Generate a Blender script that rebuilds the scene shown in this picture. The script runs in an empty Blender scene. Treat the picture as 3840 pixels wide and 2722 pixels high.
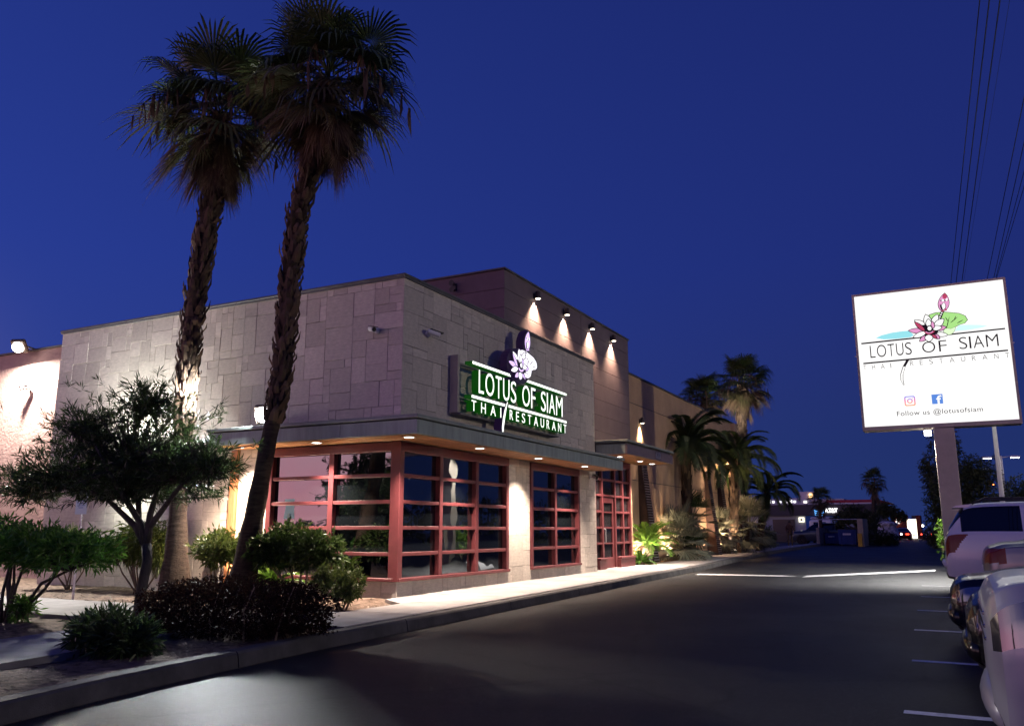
import bpy, bmesh, math, random
import numpy as np
from mathutils import Vector, Matrix, noise as mnoise

R = math.radians
SC = bpy.context.scene
COL = SC.collection
random.seed(7)
RNG = np.random.default_rng(7)

# ------------------------------------------------------------------ camera
cam_data = bpy.data.cameras.new('camera')
cam_data.sensor_width = 36.0
cam_data.lens = 3117.5 / 3840 * 36
cam_data.clip_end = 2000
cam = bpy.data.objects.new('camera', cam_data)
cam.location = (0, 0, 1.3)
cam.rotation_euler = (R(90 + 11.361), R(0.0), R(27.53))
COL.objects.link(cam)
SC.camera = cam

# ------------------------------------------------------------------ world: dusk, the sun just gone behind the camera's left
world = bpy.data.worlds.new('World')
SC.world = world
world.use_nodes = True
wn, wl = world.node_tree.nodes, world.node_tree.links
wn.clear()
SUN_AZ = R(222)          # compass-like azimuth of the set sun (0 = +Y, clockwise): behind the camera to the left
w_out = wn.new('ShaderNodeOutputWorld')
w_bg = wn.new('ShaderNodeBackground')
w_sky = wn.new('ShaderNodeTexSky')
w_sky.sky_type = 'NISHITA'
w_sky.sun_disc = False
w_sky.sun_elevation = R(-3.5)
w_sky.sun_rotation = SUN_AZ
w_sky.altitude = 600
w_sky.air_density = 1.0
w_sky.dust_density = 0.6
w_sky.ozone_density = 6.0
w_geo = wn.new('ShaderNodeNewGeometry')
w_sep = wn.new('ShaderNodeSeparateXYZ')
wl.new(w_geo.outputs['Incoming'], w_sep.inputs[0])
# deep blue of civil twilight, a little paler towards the horizon
w_up = wn.new('ShaderNodeMath'); w_up.operation = 'MULTIPLY'; w_up.inputs[1].default_value = -1.0
wl.new(w_sep.outputs['Z'], w_up.inputs[0])
w_ramp = wn.new('ShaderNodeValToRGB')
wl.new(w_up.outputs[0], w_ramp.inputs[0])
cr = w_ramp.color_ramp
cr.elements[0].position = 0.0; cr.elements[0].color = (0.0205, 0.040, 0.175, 1)
cr.elements[1].position = 0.85; cr.elements[1].color = (0.0062, 0.0145, 0.105, 1)
e = cr.elements.new(0.30); e.color = (0.0118, 0.0295, 0.185, 1)
# brighter towards the set sun's side
w_dot = wn.new('ShaderNodeVectorMath'); w_dot.operation = 'DOT_PRODUCT'
wl.new(w_geo.outputs['Incoming'], w_dot.inputs[0])
w_dot.inputs[1].default_value = (-math.sin(SUN_AZ), -math.cos(SUN_AZ), 0.0)
w_map = wn.new('ShaderNodeMapRange')
wl.new(w_dot.outputs['Value'], w_map.inputs[0])
w_map.inputs[1].default_value = -0.9; w_map.inputs[2].default_value = 0.9
w_map.inputs[3].default_value = 0.74; w_map.inputs[4].default_value = 1.65
w_mul = wn.new('ShaderNodeVectorMath'); w_mul.operation = 'SCALE'
wl.new(w_ramp.outputs[0], w_mul.inputs[0]); wl.new(w_map.outputs[0], w_mul.inputs['Scale'])
w_add = wn.new('ShaderNodeMix'); w_add.data_type = 'RGBA'; w_add.blend_type = 'ADD'
w_add.inputs[0].default_value = 1.0
wl.new(w_mul.outputs[0], w_add.inputs[6])
w_sc = wn.new('ShaderNodeVectorMath'); w_sc.operation = 'MULTIPLY'
wl.new(w_sky.outputs[0], w_sc.inputs[0]); w_sc.inputs[1].default_value = (1.0, 1.0, 1.0)
wl.new(w_sc.outputs[0], w_add.inputs[7])
# afterglow low over the place where the sun went down (seen mirrored in the window panes)
w_gz = wn.new('ShaderNodeMapRange'); wl.new(w_up.outputs[0], w_gz.inputs[0]); w_gz.interpolation_type = 'SMOOTHSTEP'
w_gz.inputs[1].default_value = 0.0; w_gz.inputs[2].default_value = 0.34; w_gz.inputs[3].default_value = 1.0; w_gz.inputs[4].default_value = 0.0
w_ga = wn.new('ShaderNodeMapRange'); wl.new(w_dot.outputs['Value'], w_ga.inputs[0]); w_ga.interpolation_type = 'SMOOTHSTEP'
w_ga.inputs[1].default_value = 0.1; w_ga.inputs[2].default_value = 1.0; w_ga.inputs[3].default_value = 0.0; w_ga.inputs[4].default_value = 1.0
w_gm = wn.new('ShaderNodeMath'); w_gm.operation = 'MULTIPLY'; wl.new(w_gz.outputs[0], w_gm.inputs[0]); wl.new(w_ga.outputs[0], w_gm.inputs[1])
w_gp = wn.new('ShaderNodeMath'); w_gp.operation = 'POWER'; wl.new(w_gm.outputs[0], w_gp.inputs[0]); w_gp.inputs[1].default_value = 1.3
w_gr = wn.new('ShaderNodeValToRGB'); wl.new(w_up.outputs[0], w_gr.inputs[0])
w_gr.color_ramp.elements[0].position = 0.05; w_gr.color_ramp.elements[0].color = (2.2, 0.95, 0.98, 1)
w_gr.color_ramp.elements[1].position = 0.20; w_gr.color_ramp.elements[1].color = (2.9, 2.15, 1.75, 1)
w_gc = wn.new('ShaderNodeVectorMath'); w_gc.operation = 'SCALE'; wl.new(w_gr.outputs[0], w_gc.inputs[0]); wl.new(w_gp.outputs[0], w_gc.inputs['Scale'])
w_a2 = wn.new('ShaderNodeVectorMath'); w_a2.operation = 'ADD'; wl.new(w_add.outputs[2], w_a2.inputs[0]); wl.new(w_gc.outputs[0], w_a2.inputs[1])
wl.new(w_a2.outputs[0], w_bg.inputs['Color'])
w_bg.inputs['Strength'].default_value = 1.0
wl.new(w_bg.outputs[0], w_out.inputs[0])

SC.view_settings.view_transform = 'Standard'
SC.view_settings.look = 'None'
SC.view_settings.exposure = 0.0
SC.view_settings.gamma = 1.0
SC.render.engine = 'CYCLES'
SC.cycles.use_denoising = True
SC.cycles.use_adaptive_sampling = True
SC.cycles.adaptive_threshold = 0.025
SC.cycles.max_bounces = 6
SC.cycles.diffuse_bounces = 3
SC.cycles.glossy_bounces = 3
SC.cycles.sample_clamp_indirect = 4.0
SC.cycles.caustics_reflective = False
SC.cycles.caustics_refractive = False

# ------------------------------------------------------------------ key measures
XA = -8.36            # face of the restaurant along the drive
YB = 11.85            # face of the restaurant towards the camera
SOFFIT = 2.82
CANX, CANY = -7.45, 11.01
def gz(y):
    return 0.005 * (min(y, 30.0) - 4.0)

# ------------------------------------------------------------------ material helpers
def new_mat(name):
    m = bpy.data.materials.new(name); m.use_nodes = True
    nt = m.node_tree
    return m, nt.nodes, nt.links, nt.nodes['Principled BSDF']

def mat(name, col, rough=0.6, spec=0.5, metal=0.0, var=0.0, scale=6.0, bump=0.0, bscale=60.0, coat=0.0, per=0.0, detail=4, stretch=None, col2=None):
    """principled colour with noise variation, fine relief, and per-piece variation"""
    m, n, l, b = new_mat(name)
    b.inputs['Roughness'].default_value = rough
    b.inputs['Specular IOR Level'].default_value = spec
    b.inputs['Metallic'].default_value = metal
    b.inputs['Coat Weight'].default_value = coat
    b.inputs['Coat Roughness'].default_value = 0.05
    c4 = (*col, 1)
    if var == 0 and per == 0 and bump == 0:
        b.inputs['Base Color'].default_value = c4
        return m
    tc = n.new('ShaderNodeTexCoord')
    src = tc.outputs['Object']
    if stretch:
        mp = n.new('ShaderNodeMapping'); mp.inputs['Scale'].default_value = stretch
        l.new(src, mp.inputs[0]); src = mp.outputs[0]
    out = None
    if var or col2:
        nz = n.new('ShaderNodeTexNoise'); nz.inputs['Scale'].default_value = scale; nz.inputs['Detail'].default_value = detail
        nz.inputs['Roughness'].default_value = 0.65
        l.new(src, nz.inputs['Vector'])
        r = n.new('ShaderNodeValToRGB')
        l.new(nz.outputs['Fac'], r.inputs[0])
        lo = [max(0, x * (1 - var)) for x in col]; hi = [min(1, x * (1 + var)) for x in (col2 or col)]
        r.color_ramp.elements[0].position = 0.32; r.color_ramp.elements[0].color = (*lo, 1)
        r.color_ramp.elements[1].position = 0.70; r.color_ramp.elements[1].color = (*hi, 1)
        out = r.outputs[0]
    if per:
        oi = n.new('ShaderNodeObjectInfo'); ge = n.new('ShaderNodeNewGeometry')
        ad = n.new('ShaderNodeMath'); ad.operation = 'ADD'; l.new(oi.outputs['Random'], ad.inputs[0]); l.new(ge.outputs['Random Per Island'], ad.inputs[1])
        fr = n.new('ShaderNodeMath'); fr.operation = 'FRACT'; l.new(ad.outputs[0], fr.inputs[0])
        mr = n.new('ShaderNodeMapRange'); l.new(fr.outputs[0], mr.inputs[0])
        mr.inputs[3].default_value = 1 - per; mr.inputs[4].default_value = 1 + per
        sc = n.new('ShaderNodeVectorMath'); sc.operation = 'SCALE'
        if out is None:
            sc.inputs[0].default_value = col
        else:
            l.new(out, sc.inputs[0])
        l.new(mr.outputs[0], sc.inputs['Scale']); out = sc.outputs[0]
    if out is None:
        b.inputs['Base Color'].default_value = c4
    else:
        l.new(out, b.inputs['Base Color'])
    if bump:
        n2 = n.new('ShaderNodeTexNoise'); n2.inputs['Scale'].default_value = bscale; n2.inputs['Detail'].default_value = 5
        l.new(src, n2.inputs['Vector'])
        bp = n.new('ShaderNodeBump'); bp.inputs['Strength'].default_value = bump; bp.inputs['Distance'].default_value = 0.02
        l.new(n2.outputs['Fac'], bp.inputs['Height']); l.new(bp.outputs[0], b.inputs['Normal'])
    return m

def emit(name, col, strength):
    m, n, l, b = new_mat(name)
    b.inputs['Base Color'].default_value = (0, 0, 0, 1)
    b.inputs['Emission Color'].default_value = (*col, 1)
    b.inputs['Emission Strength'].default_value = strength
    return m

def leaf_mat(name, col, col2, rough=0.42, trans=0.25, spec=0.32):
    m, n, l, b = new_mat(name)
    ge = n.new('ShaderNodeNewGeometry'); oi = n.new('ShaderNodeObjectInfo')
    ad = n.new('ShaderNodeMath'); ad.operation = 'ADD'; l.new(oi.outputs['Random'], ad.inputs[0]); l.new(ge.outputs['Random Per Island'], ad.inputs[1])
    fr = n.new('ShaderNodeMath'); fr.operation = 'FRACT'; l.new(ad.outputs[0], fr.inputs[0])
    r = n.new('ShaderNodeValToRGB'); l.new(fr.outputs[0], r.inputs[0])
    r.color_ramp.elements[0].color = (*col, 1); r.color_ramp.elements[1].color = (*col2, 1)
    l.new(r.outputs[0], b.inputs['Base Color'])
    b.inputs['Roughness'].default_value = rough; b.inputs['Specular IOR Level'].default_value = spec
    tr = n.new('ShaderNodeBsdfTranslucent'); l.new(r.outputs[0], tr.inputs[0])
    mx = n.new('ShaderNodeMixShader'); mx.inputs[0].default_value = trans
    l.new(b.outputs[0], mx.inputs[1]); l.new(tr.outputs[0], mx.inputs[2])
    l.new(mx.outputs[0], n['Material Output'].inputs[0])
    return m

# ------------------------------------------------------------------ mesh helpers
class MB:
    def __init__(s):
        s.v = []; s.f = []; s.mi = []
    def add(s, vs, fs, mi=0):
        o = len(s.v); s.v.extend([tuple(map(float, p)) for p in vs])
        s.f.extend([tuple(i + o for i in f) for f in fs]); s.mi.extend([mi] * len(fs))
        return s
    def box(s, x0, x1, y0, y1, z0, z1, mi=0, b=0.0):
        if x0 > x1: x0, x1 = x1, x0
        if y0 > y1: y0, y1 = y1, y0
        if z0 > z1: z0, z1 = z1, z0
        if b <= 0:
            vs = [(x0, y0, z0), (x1, y0, z0), (x1, y1, z0), (x0, y1, z0), (x0, y0, z1), (x1, y0, z1), (x1, y1, z1), (x0, y1, z1)]
            s.add(vs, [(0, 3, 2, 1), (4, 5, 6, 7), (0, 1, 5, 4), (1, 2, 6, 5), (2, 3, 7, 6), (3, 0, 4, 7)], mi)
            return s
        b = min(b, (x1 - x0) * .45, (y1 - y0) * .45, (z1 - z0) * .45)
        vs = []; idx = {}
        for i, X in enumerate((x0, x1)):
            for j, Y in enumerate((y0, y1)):
                for k, Zz in enumerate((z0, z1)):
                    sx, sy, sz = (b if i == 0 else -b), (b if j == 0 else -b), (b if k == 0 else -b)
                    for a, p in enumerate(((X, Y + sy, Zz + sz), (X + sx, Y, Zz + sz), (X + sx, Y + sy, Zz))):
                        idx[i, j, k, a] = len(vs); vs.append(p)
        g = lambda i, j, k, a: idx[i, j, k, a]
        fs = []
        for i in (0, 1): fs.append([g(i, 0, 0, 0), g(i, 1, 0, 0), g(i, 1, 1, 0), g(i, 0, 1, 0)])
        for j in (0, 1): fs.append([g(0, j, 0, 1), g(1, j, 0, 1), g(1, j, 1, 1), g(0, j, 1, 1)])
        for k in (0, 1): fs.append([g(0, 0, k, 2), g(1, 0, k, 2), g(1, 1, k, 2), g(0, 1, k, 2)])
        for i in (0, 1):
            for j in (0, 1):
                fs.append([g(i, j, 0, 0), g(i, j, 1, 0), g(i, j, 1, 1), g(i, j, 0, 1)])
                fs.append([g(i, 0, j, 0), g(i, 1, j, 0), g(i, 1, j, 2), g(i, 0, j, 2)])
                fs.append([g(0, i, j, 1), g(1, i, j, 1), g(1, i, j, 2), g(0, i, j, 2)])
                for k in (0, 1): fs.append([g(i, j, k, 0), g(i, j, k, 1), g(i, j, k, 2)])
        c = np.array([(x0 + x1) / 2, (y0 + y1) / 2, (z0 + z1) / 2]); V = np.array(vs); o = []
        for f in fs:
            q = V[list(f)]; nrm = np.cross(q[1] - q[0], q[2] - q[0])
            o.append(tuple(f) if nrm @ (q.mean(0) - c) > 0 else tuple(f[::-1]))
        s.add(vs, o, mi); return s
    def tube(s, pts, rad, n=8, cap=True, mi=0):
        pts = [Vector(p) for p in pts]
        if not hasattr(rad, '__len__'): rad = [rad] * len(pts)
        rings = []; up = Vector((0, 0, 1))
        prev = None
        for i, p in enumerate(pts):
            t = (pts[min(i + 1, len(pts) - 1)] - pts[max(i - 1, 0)]).normalized()
            if prev is None:
                a = t.cross(up) if abs(t.z) < .9 else t.cross(Vector((1, 0, 0)))
            else:
                a = prev - t * prev.dot(t)
            a.normalize(); prev = a; c = t.cross(a)
            rings.append([p + (a * math.cos(q) + c * math.sin(q)) * rad[i] for q in [2 * math.pi * k / n for k in range(n)]])
        vs = [q for r in rings for q in r]; fs = []
        for i in range(len(pts) - 1):
            for k in range(n):
                fs.append((i * n + k, i * n + (k + 1) % n, (i + 1) * n + (k + 1) % n, (i + 1) * n + k))
        if cap:
            fs.append(tuple(range(n))[::-1]); fs.append(tuple((len(pts) - 1) * n + k for k in range(n)))
        s.add(vs, fs, mi); return s
    def lathe(s, prof, c=(0, 0, 0), n=16, axis='z', mi=0):
        vs = []; fs = []
        for (r, h) in prof:
            for k in range(n):
                a = 2 * math.pi * k / n; u, w = r * math.cos(a), r * math.sin(a)
                p = {'z': (u, w, h), 'y': (u, h, w), 'x': (h, u, w)}[axis]
                vs.append((p[0] + c[0], p[1] + c[1], p[2] + c[2]))
        for i in range(len(prof) - 1):
            for k in range(n):
                fs.append((i * n + k, i * n + (k + 1) % n, (i + 1) * n + (k + 1) % n, (i + 1) * n + k))
        fs.append(tuple(range(n))); fs.append(tuple((len(prof) - 1) * n + k for k in range(n)))
        s.add(vs, fs, mi); return s
    def prism(s, poly, h0, h1, axis='z', mi=0, mi_side=None):
        """poly in the two other axes (order x,y / x,z / y,z), extruded along axis"""
        m = {'z': lambda p, h: (p[0], p[1], h), 'y': lambda p, h: (p[0], h, p[1]), 'x': lambda p, h: (h, p[0], p[1])}[axis]
        k = len(poly); vs = [m(p, h0) for p in poly] + [m(p, h1) for p in poly]
        s.add(vs, [tuple(range(k))[::-1], tuple(range(k, 2 * k))], mi)
        o = len(s.v) - 2 * k
        for i in range(k):
            s.f.append((o + i, o + (i + 1) % k, o + k + (i + 1) % k, o + k + i)); s.mi.append(mi if mi_side is None else mi_side)
        return s
    def mesh(s, name, mats, smooth=False, fix=True):
        me = bpy.data.meshes.new(name)
        me.from_pydata(s.v, [], s.f)
        for m in (mats if isinstance(mats, (list, tuple)) else [mats]): me.materials.append(m)
        if any(s.mi): me.polygons.foreach_set('material_index', s.mi)
        if smooth: me.polygons.foreach_set('use_smooth', [True] * len(s.f))
        if fix:
            bm = bmesh.new(); bm.from_mesh(me); bmesh.ops.recalc_face_normals(bm, faces=bm.faces); bm.to_mesh(me); bm.free()
        me.update(); return me
    def build(s, name, mats, parent=None, smooth=False, fix=True, loc=None):
        return link(name, s.mesh(name, mats, smooth, fix), parent, loc)

def link(name, me, parent=None, loc=None, rot=None, scale=None):
    o = bpy.data.objects.new(name, me); COL.objects.link(o)
    if parent is not None: o.parent = parent
    if loc is not None: o.location = loc
    if rot is not None: o.rotation_euler = rot
    if scale is not None: o.scale = scale
    return o

def tag(o, label=None, cat=None, group=None, kind=None):
    if label: o['label'] = label
    if cat: o['category'] = cat
    if group: o['group'] = group
    if kind: o['kind'] = kind
    return o

def thing(name, label, cat, loc=(0, 0, 0), group=None, rz=0.0):
    o = bpy.data.objects.new(name, None); COL.objects.link(o)
    o.location = loc; o.rotation_euler = (0, 0, rz); o.empty_display_size = 0.2
    return tag(o, label, cat, group)

def copy_tree(o, parent=None):
    c = o.copy(); COL.objects.link(c); c.parent = parent
    for ch in list(o.children): copy_tree(ch, c)
    return c

def spot(parent, loc, target, energy, angle, blend=0.5, col=(1, .85, .7), size=0.05):
    d = bpy.data.lights.new('lamp_light', 'SPOT'); d.energy = energy; d.spot_size = R(angle); d.spot_blend = blend
    d.color = col; d.shadow_soft_size = size
    o = bpy.data.objects.new('lamp_light', d); COL.objects.link(o); o.parent = parent; o.location = loc
    o.rotation_euler = (Vector(target) - Vector(loc)).to_track_quat('-Z', 'Y').to_euler()
    return o

def area(parent, loc, target, energy, sx, sy, col=(1, 1, 1), spread=180):
    d = bpy.data.lights.new('lamp_light', 'AREA'); d.shape = 'RECTANGLE'; d.energy = energy; d.size = sx; d.size_y = sy; d.color = col; d.spread = R(spread)
    o = bpy.data.objects.new('lamp_light', d); COL.objects.link(o); o.parent = parent; o.location = loc
    o.rotation_euler = (Vector(target) - Vector(loc)).to_track_quat('-Z', 'Y').to_euler()
    return o

def text_mesh(body, name, mats, size=1.0, extrude=0.0, offset=0.0, spacing=1.0):
    """built-in font turned into a mesh: front face slot 0, returns slot 1"""
    cu = bpy.data.curves.new('lettering', 'FONT'); cu.body = body; cu.size = size; cu.extrude = extrude; cu.offset = offset
    cu.space_character = spacing; cu.resolution_u = 6
    o = bpy.data.objects.new('lettering', cu); COL.objects.link(o)
    dg = bpy.context.evaluated_depsgraph_get(); dg.update()
    me = bpy.data.meshes.new_from_object(o.evaluated_get(dg))
    bpy.data.objects.remove(o); bpy.data.curves.remove(cu)
    me.name = name; me.materials.clear()
    for m in mats: me.materials.append(m)
    if len(mats) > 1:
        for p in me.polygons: p.material_index = 0 if p.normal.z > .7 else 1
    return me

def fit_text(body, name, mats, x0, x1, z0, z1, extrude=0.0, offset=0.0, spacing=1.0):
    """mesh scaled so that it spans x0..x1, z0..z1 in its own x,y"""
    me = text_mesh(body, name, mats, 1.0, extrude, offset, spacing)
    co = np.array([v.co[:] for v in me.vertices]); lo, hi = co.min(0), co.max(0)
    sx = (x1 - x0) / max(hi[0] - lo[0], 1e-6); sy = (z1 - z0) / max(hi[1] - lo[1], 1e-6)
    co[:, 0] = x0 + (co[:, 0] - lo[0]) * sx; co[:, 1] = z0 + (co[:, 1] - lo[1]) * sy
    me.vertices.foreach_set('co', co.ravel()); me.update(); return me

FACE_X = Matrix(((0, 0, 1, 0), (1, 0, 0, 0), (0, 1, 0, 0), (0, 0, 0, 1)))      # text x->+Y, y->+Z, normal ->+X
FACE_Y = Matrix(((1, 0, 0, 0), (0, 0, -1, 0), (0, 1, 0, 0), (0, 0, 0, 1)))     # text x->+X, y->+Z, normal ->-Y
# ------------------------------------------------------------------ materials
M = {}
def asphalt():
    m, n, l, b = new_mat('asphalt')
    tc = n.new('ShaderNodeTexCoord')
    n1 = n.new('ShaderNodeTexNoise'); n1.inputs['Scale'].default_value = 0.55; n1.inputs['Detail'].default_value = 6; l.new(tc.outputs['Object'], n1.inputs['Vector'])
    v = n.new('ShaderNodeTexVoronoi'); v.inputs['Scale'].default_value = 78; l.new(tc.outputs['Object'], v.inputs['Vector'])
    r = n.new('ShaderNodeValToRGB'); l.new(n1.outputs['Fac'], r.inputs[0])
    r.color_ramp.elements[0].position = .3; r.color_ramp.elements[0].color = (.011, .011, .0115, 1)
    r.color_ramp.elements[1].position = .75; r.color_ramp.elements[1].color = (.024, .0235, .023, 1)
    gr = n.new('ShaderNodeValToRGB'); l.new(v.outputs['Color'], gr.inputs[0])
    gr.color_ramp.elements[0].position = .72; gr.color_ramp.elements[0].color = (1, 1, 1, 1)
    gr.color_ramp.elements[1].position = .95; gr.color_ramp.elements[1].color = (3.6, 3.6, 3.6, 1)
    mu = n.new('ShaderNodeVectorMath'); mu.operation = 'MULTIPLY'; l.new(r.outputs[0], mu.inputs[0]); l.new(gr.outputs[0], mu.inputs[1])
    # crack lines
    vc = n.new('ShaderNodeTexVoronoi'); vc.feature = 'DISTANCE_TO_EDGE'; vc.inputs['Scale'].default_value = 0.28
    nd = n.new('ShaderNodeTexNoise'); nd.inputs['Scale'].default_value = 1.2; nd.inputs['Detail'].default_value = 5; l.new(tc.outputs['Object'], nd.inputs['Vector'])
    mxv = n.new('ShaderNodeMix'); mxv.data_type = 'RGBA'; mxv.inputs[0].default_value = .28; l.new(tc.outputs['Object'], mxv.inputs[6]); l.new(nd.outputs['Color'], mxv.inputs[7])
    l.new(mxv.outputs[2], vc.inputs['Vector'])
    cr_ = n.new('ShaderNodeValToRGB'); l.new(vc.outputs['Distance'], cr_.inputs[0])
    cr_.color_ramp.elements[0].position = .0; cr_.color_ramp.elements[0].color = (.35, .35, .35, 1)
    cr_.color_ramp.elements[1].position = .009; cr_.color_ramp.elements[1].color = (1, 1, 1, 1)
    m2 = n.new('ShaderNodeVectorMath'); m2.operation = 'MULTIPLY'; l.new(mu.outputs[0], m2.inputs[0]); l.new(cr_.outputs[0], m2.inputs[1])
    # oil stains and tyre polish
    ns = n.new('ShaderNodeTexNoise'); ns.inputs['Scale'].default_value = 1.3; ns.inputs['Detail'].default_value = 3; l.new(tc.outputs['Object'], ns.inputs['Vector'])
    rs = n.new('ShaderNodeValToRGB'); l.new(ns.outputs['Fac'], rs.inputs[0])
    rs.color_ramp.elements[0].position = .30; rs.color_ramp.elements[0].color = (.45, .45, .45, 1)
    rs.color_ramp.elements[1].position = .42; rs.color_ramp.elements[1].color = (1, 1, 1, 1)
    m3 = n.new('ShaderNodeVectorMath'); m3.operation = 'MULTIPLY'; l.new(m2.outputs[0], m3.inputs[0]); l.new(rs.outputs[0], m3.inputs[1])
    l.new(m3.outputs[0], b.inputs['Base Color'])
    rr = n.new('ShaderNodeMapRange'); l.new(n1.outputs['Fac'], rr.inputs[0]); rr.inputs[3].default_value = .40; rr.inputs[4].default_value = .66; l.new(rr.outputs[0], b.inputs['Roughness'])
    b.inputs['Roughness'].default_value = .55; b.inputs['Specular IOR Level'].default_value = .26
    ng = n.new('ShaderNodeTexNoise'); ng.inputs['Scale'].default_value = 190; ng.inputs['Detail'].default_value = 3; ng.inputs['Roughness'].default_value = .7; l.new(tc.outputs['Object'], ng.inputs['Vector'])
    bp = n.new('ShaderNodeBump'); bp.inputs['Strength'].default_value = 1.0; bp.inputs['Distance'].default_value = .011
    l.new(ng.outputs['Fac'], bp.inputs['Height']); l.new(bp.outputs[0], b.inputs['Normal'])
    return m
M['asphalt'] = asphalt()
M['concrete'] = mat('pavement_concrete', (.30, .28, .27), .82, .3, var=.22, scale=1.8, bump=.25, bscale=180)
M['path'] = mat('footpath_concrete', (.20, .19, .185), .85, .25, var=.25, scale=1.6, bump=.25, bscale=160)
M['kerb'] = mat('kerb_concrete', (.085, .078, .074), .85, .3, var=.35, scale=2.5, bump=.4, bscale=90)
M['dirt'] = mat('bed_soil', (.085, .062, .048), .95, .1, var=.5, scale=9, bump=1.0, bscale=38, col2=(.15, .108, .082))
M['chip'] = mat('mulch_chip', (.13, .085, .06), .9, .2, per=.55)
M['stone'] = mat('limestone_cladding', (.56, .50, .43), .78, .35, var=.16, scale=5, bump=.22, bscale=55, per=.15, stretch=(1, 1, 3.0))
M['mortar'] = mat('mortar', (.37, .33, .29), .9, .2, var=.2, scale=20)
M['cap'] = mat('parapet_metal', (.085, .085, .088), .55, .5, var=.25, scale=4)
M['patina'] = mat('green_patina_metal', (.25, .30, .27), .5, .5, var=.22, scale=2.6, detail=6, stretch=(2.5, 2.5, .35))  # green grey with vertical streaks, shared by both canopies
M['patina_cap'] = mat('patina_drip_edge', (.20, .235, .215), .5, .5, var=.2, scale=3)
M['wood'] = mat('soffit_wood', (.40, .19, .075), .5, .4, var=.32, scale=3, per=.14, stretch=(1, 1, 1))
M['woodpost'] = mat('cedar_post', (.46, .19, .08), .55, .4, var=.25, scale=5, stretch=(6, 6, .6))
M['red'] = mat('red_window_frame', (.11, .025, .028), .48, .45, var=.12, scale=7)
M['siding'] = mat('mauve_fibre_board', (.165, .125, .14), .72, .3, var=.10, scale=3, bump=.12, bscale=90, per=.06)
M['stucco'] = mat('tan_stucco', (.50, .335, .21), .9, .2, var=.12, scale=1.2, bump=.35, bscale=130)
M['pink'] = mat('rose_stucco', (.50, .335, .29), .92, .2, var=.14, scale=1.5, bump=1.0, bscale=16)
M['black'] = mat('black_metal', (.018, .018, .02), .45, .5)
M['bronze'] = mat('bronze_metal', (.07, .05, .04), .5, .5, metal=.3)
M['white'] = mat('white_paint', (.72, .72, .71), .5, .5, var=.05)
M['line'] = mat('road_paint', (.82, .83, .82), .7, .4, var=.35, scale=14, detail=6)
M['steel'] = mat('galvanised_steel', (.42, .42, .42), .42, .5, metal=.6, var=.15, scale=9)
M['signgrey'] = mat('sign_cabinet_paint', (.44, .385, .32), .6, .4, var=.10, scale=3)
M['trunk'] = mat('palm_trunk', (.06, .043, .033), .92, .2, var=.5, scale=5, bump=.9, bscale=26, stretch=(1, 1, 5))
M['boot'] = mat('palm_leaf_base', (.085, .056, .036), .85, .25, per=.6)
M['bark'] = mat('grey_bark', (.07, .06, .054), .9, .2, var=.4, scale=14, bump=.9, bscale=45, stretch=(1, 1, .35))
M['twig'] = mat('twig', (.20, .15, .105), .85, .2, per=.25)
M['fan'] = leaf_mat('fan_palm_green', (.040, .070, .018), (.075, .105, .035), .38, .2)
M['fan_old'] = leaf_mat('fan_palm_olive', (.040, .045, .016), (.075, .062, .028), .5, .2)
M['fan_dead'] = leaf_mat('fan_palm_dead', (.075, .046, .028), (.165, .11, .066), .7, .15)
M['sago'] = leaf_mat('sago_green', (.06, .14, .02), (.14, .24, .03), .32, .25)
M['feather'] = leaf_mat('feather_palm_green', (.035, .06, .02), (.07, .10, .03), .4, .25)
M['oleander'] = leaf_mat('oleander_green', (.022, .042, .012), (.045, .075, .022), .36, .2)
M['bush'] = leaf_mat('bush_green', (.045, .12, .016), (.09, .20, .03), .32, .25)
M['bushb'] = leaf_mat('bush_bright_green', (.065, .19, .022), (.13, .30, .045), .32, .3)
M['bushk'] = leaf_mat('bush_dark_green', (.028, .055, .012), (.055, .095, .02), .36, .25)
M['bushd'] = leaf_mat('bush_olive', (.055, .095, .02), (.12, .15, .035), .38, .25)
M['hedge'] = leaf_mat('hedge_russet', (.014, .010, .007), (.042, .019, .011), .8, .12, .08)
M['silverfan'] = leaf_mat('blue_fan_palm', (.11, .12, .085), (.19, .19, .13), .42, .15)
M['tree'] = leaf_mat('far_tree_green', (.035, .05, .02), (.07, .085, .03), .5, .2)

def glass_mat(name, tint=(.006, .008, .010), ior=2.3, wav=.02):
    m, n, l, b = new_mat(name)
    b.inputs['Base Color'].default_value = (*tint, 1); b.inputs['Roughness'].default_value = .015
    b.inputs['IOR'].default_value = ior; b.inputs['Specular IOR Level'].default_value = .5
    tc = n.new('ShaderNodeTexCoord'); nz = n.new('ShaderNodeTexNoise'); nz.inputs['Scale'].default_value = 1.6; nz.inputs['Detail'].default_value = 1
    l.new(tc.outputs['Object'], nz.inputs['Vector'])
    bp = n.new('ShaderNodeBump'); bp.inputs['Strength'].default_value = wav; bp.inputs['Distance'].default_value = .3
    l.new(nz.outputs['Fac'], bp.inputs['Height']); l.new(bp.outputs[0], b.inputs['Normal'])
    return m
M['glass'] = glass_mat('window_glass')
def clear_glass():
    m, n, l, b = new_mat('door_glass'); b.inputs['Base Color'].default_value = (.01, .012, .014, 1); b.inputs['Roughness'].default_value = .02; b.inputs['IOR'].default_value = 2.0
    tr = n.new('ShaderNodeBsdfTransparent'); mx = n.new('ShaderNodeMixShader'); mx.inputs[0].default_value = .55
    l.new(b.outputs[0], mx.inputs[1]); l.new(tr.outputs[0], mx.inputs[2]); l.new(mx.outputs[0], n['Material Output'].inputs[0]); return m
M['doorglass'] = clear_glass()
M['carglass'] = glass_mat('car_glass', (.004, .004, .005), 1.55, 0.0)

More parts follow.
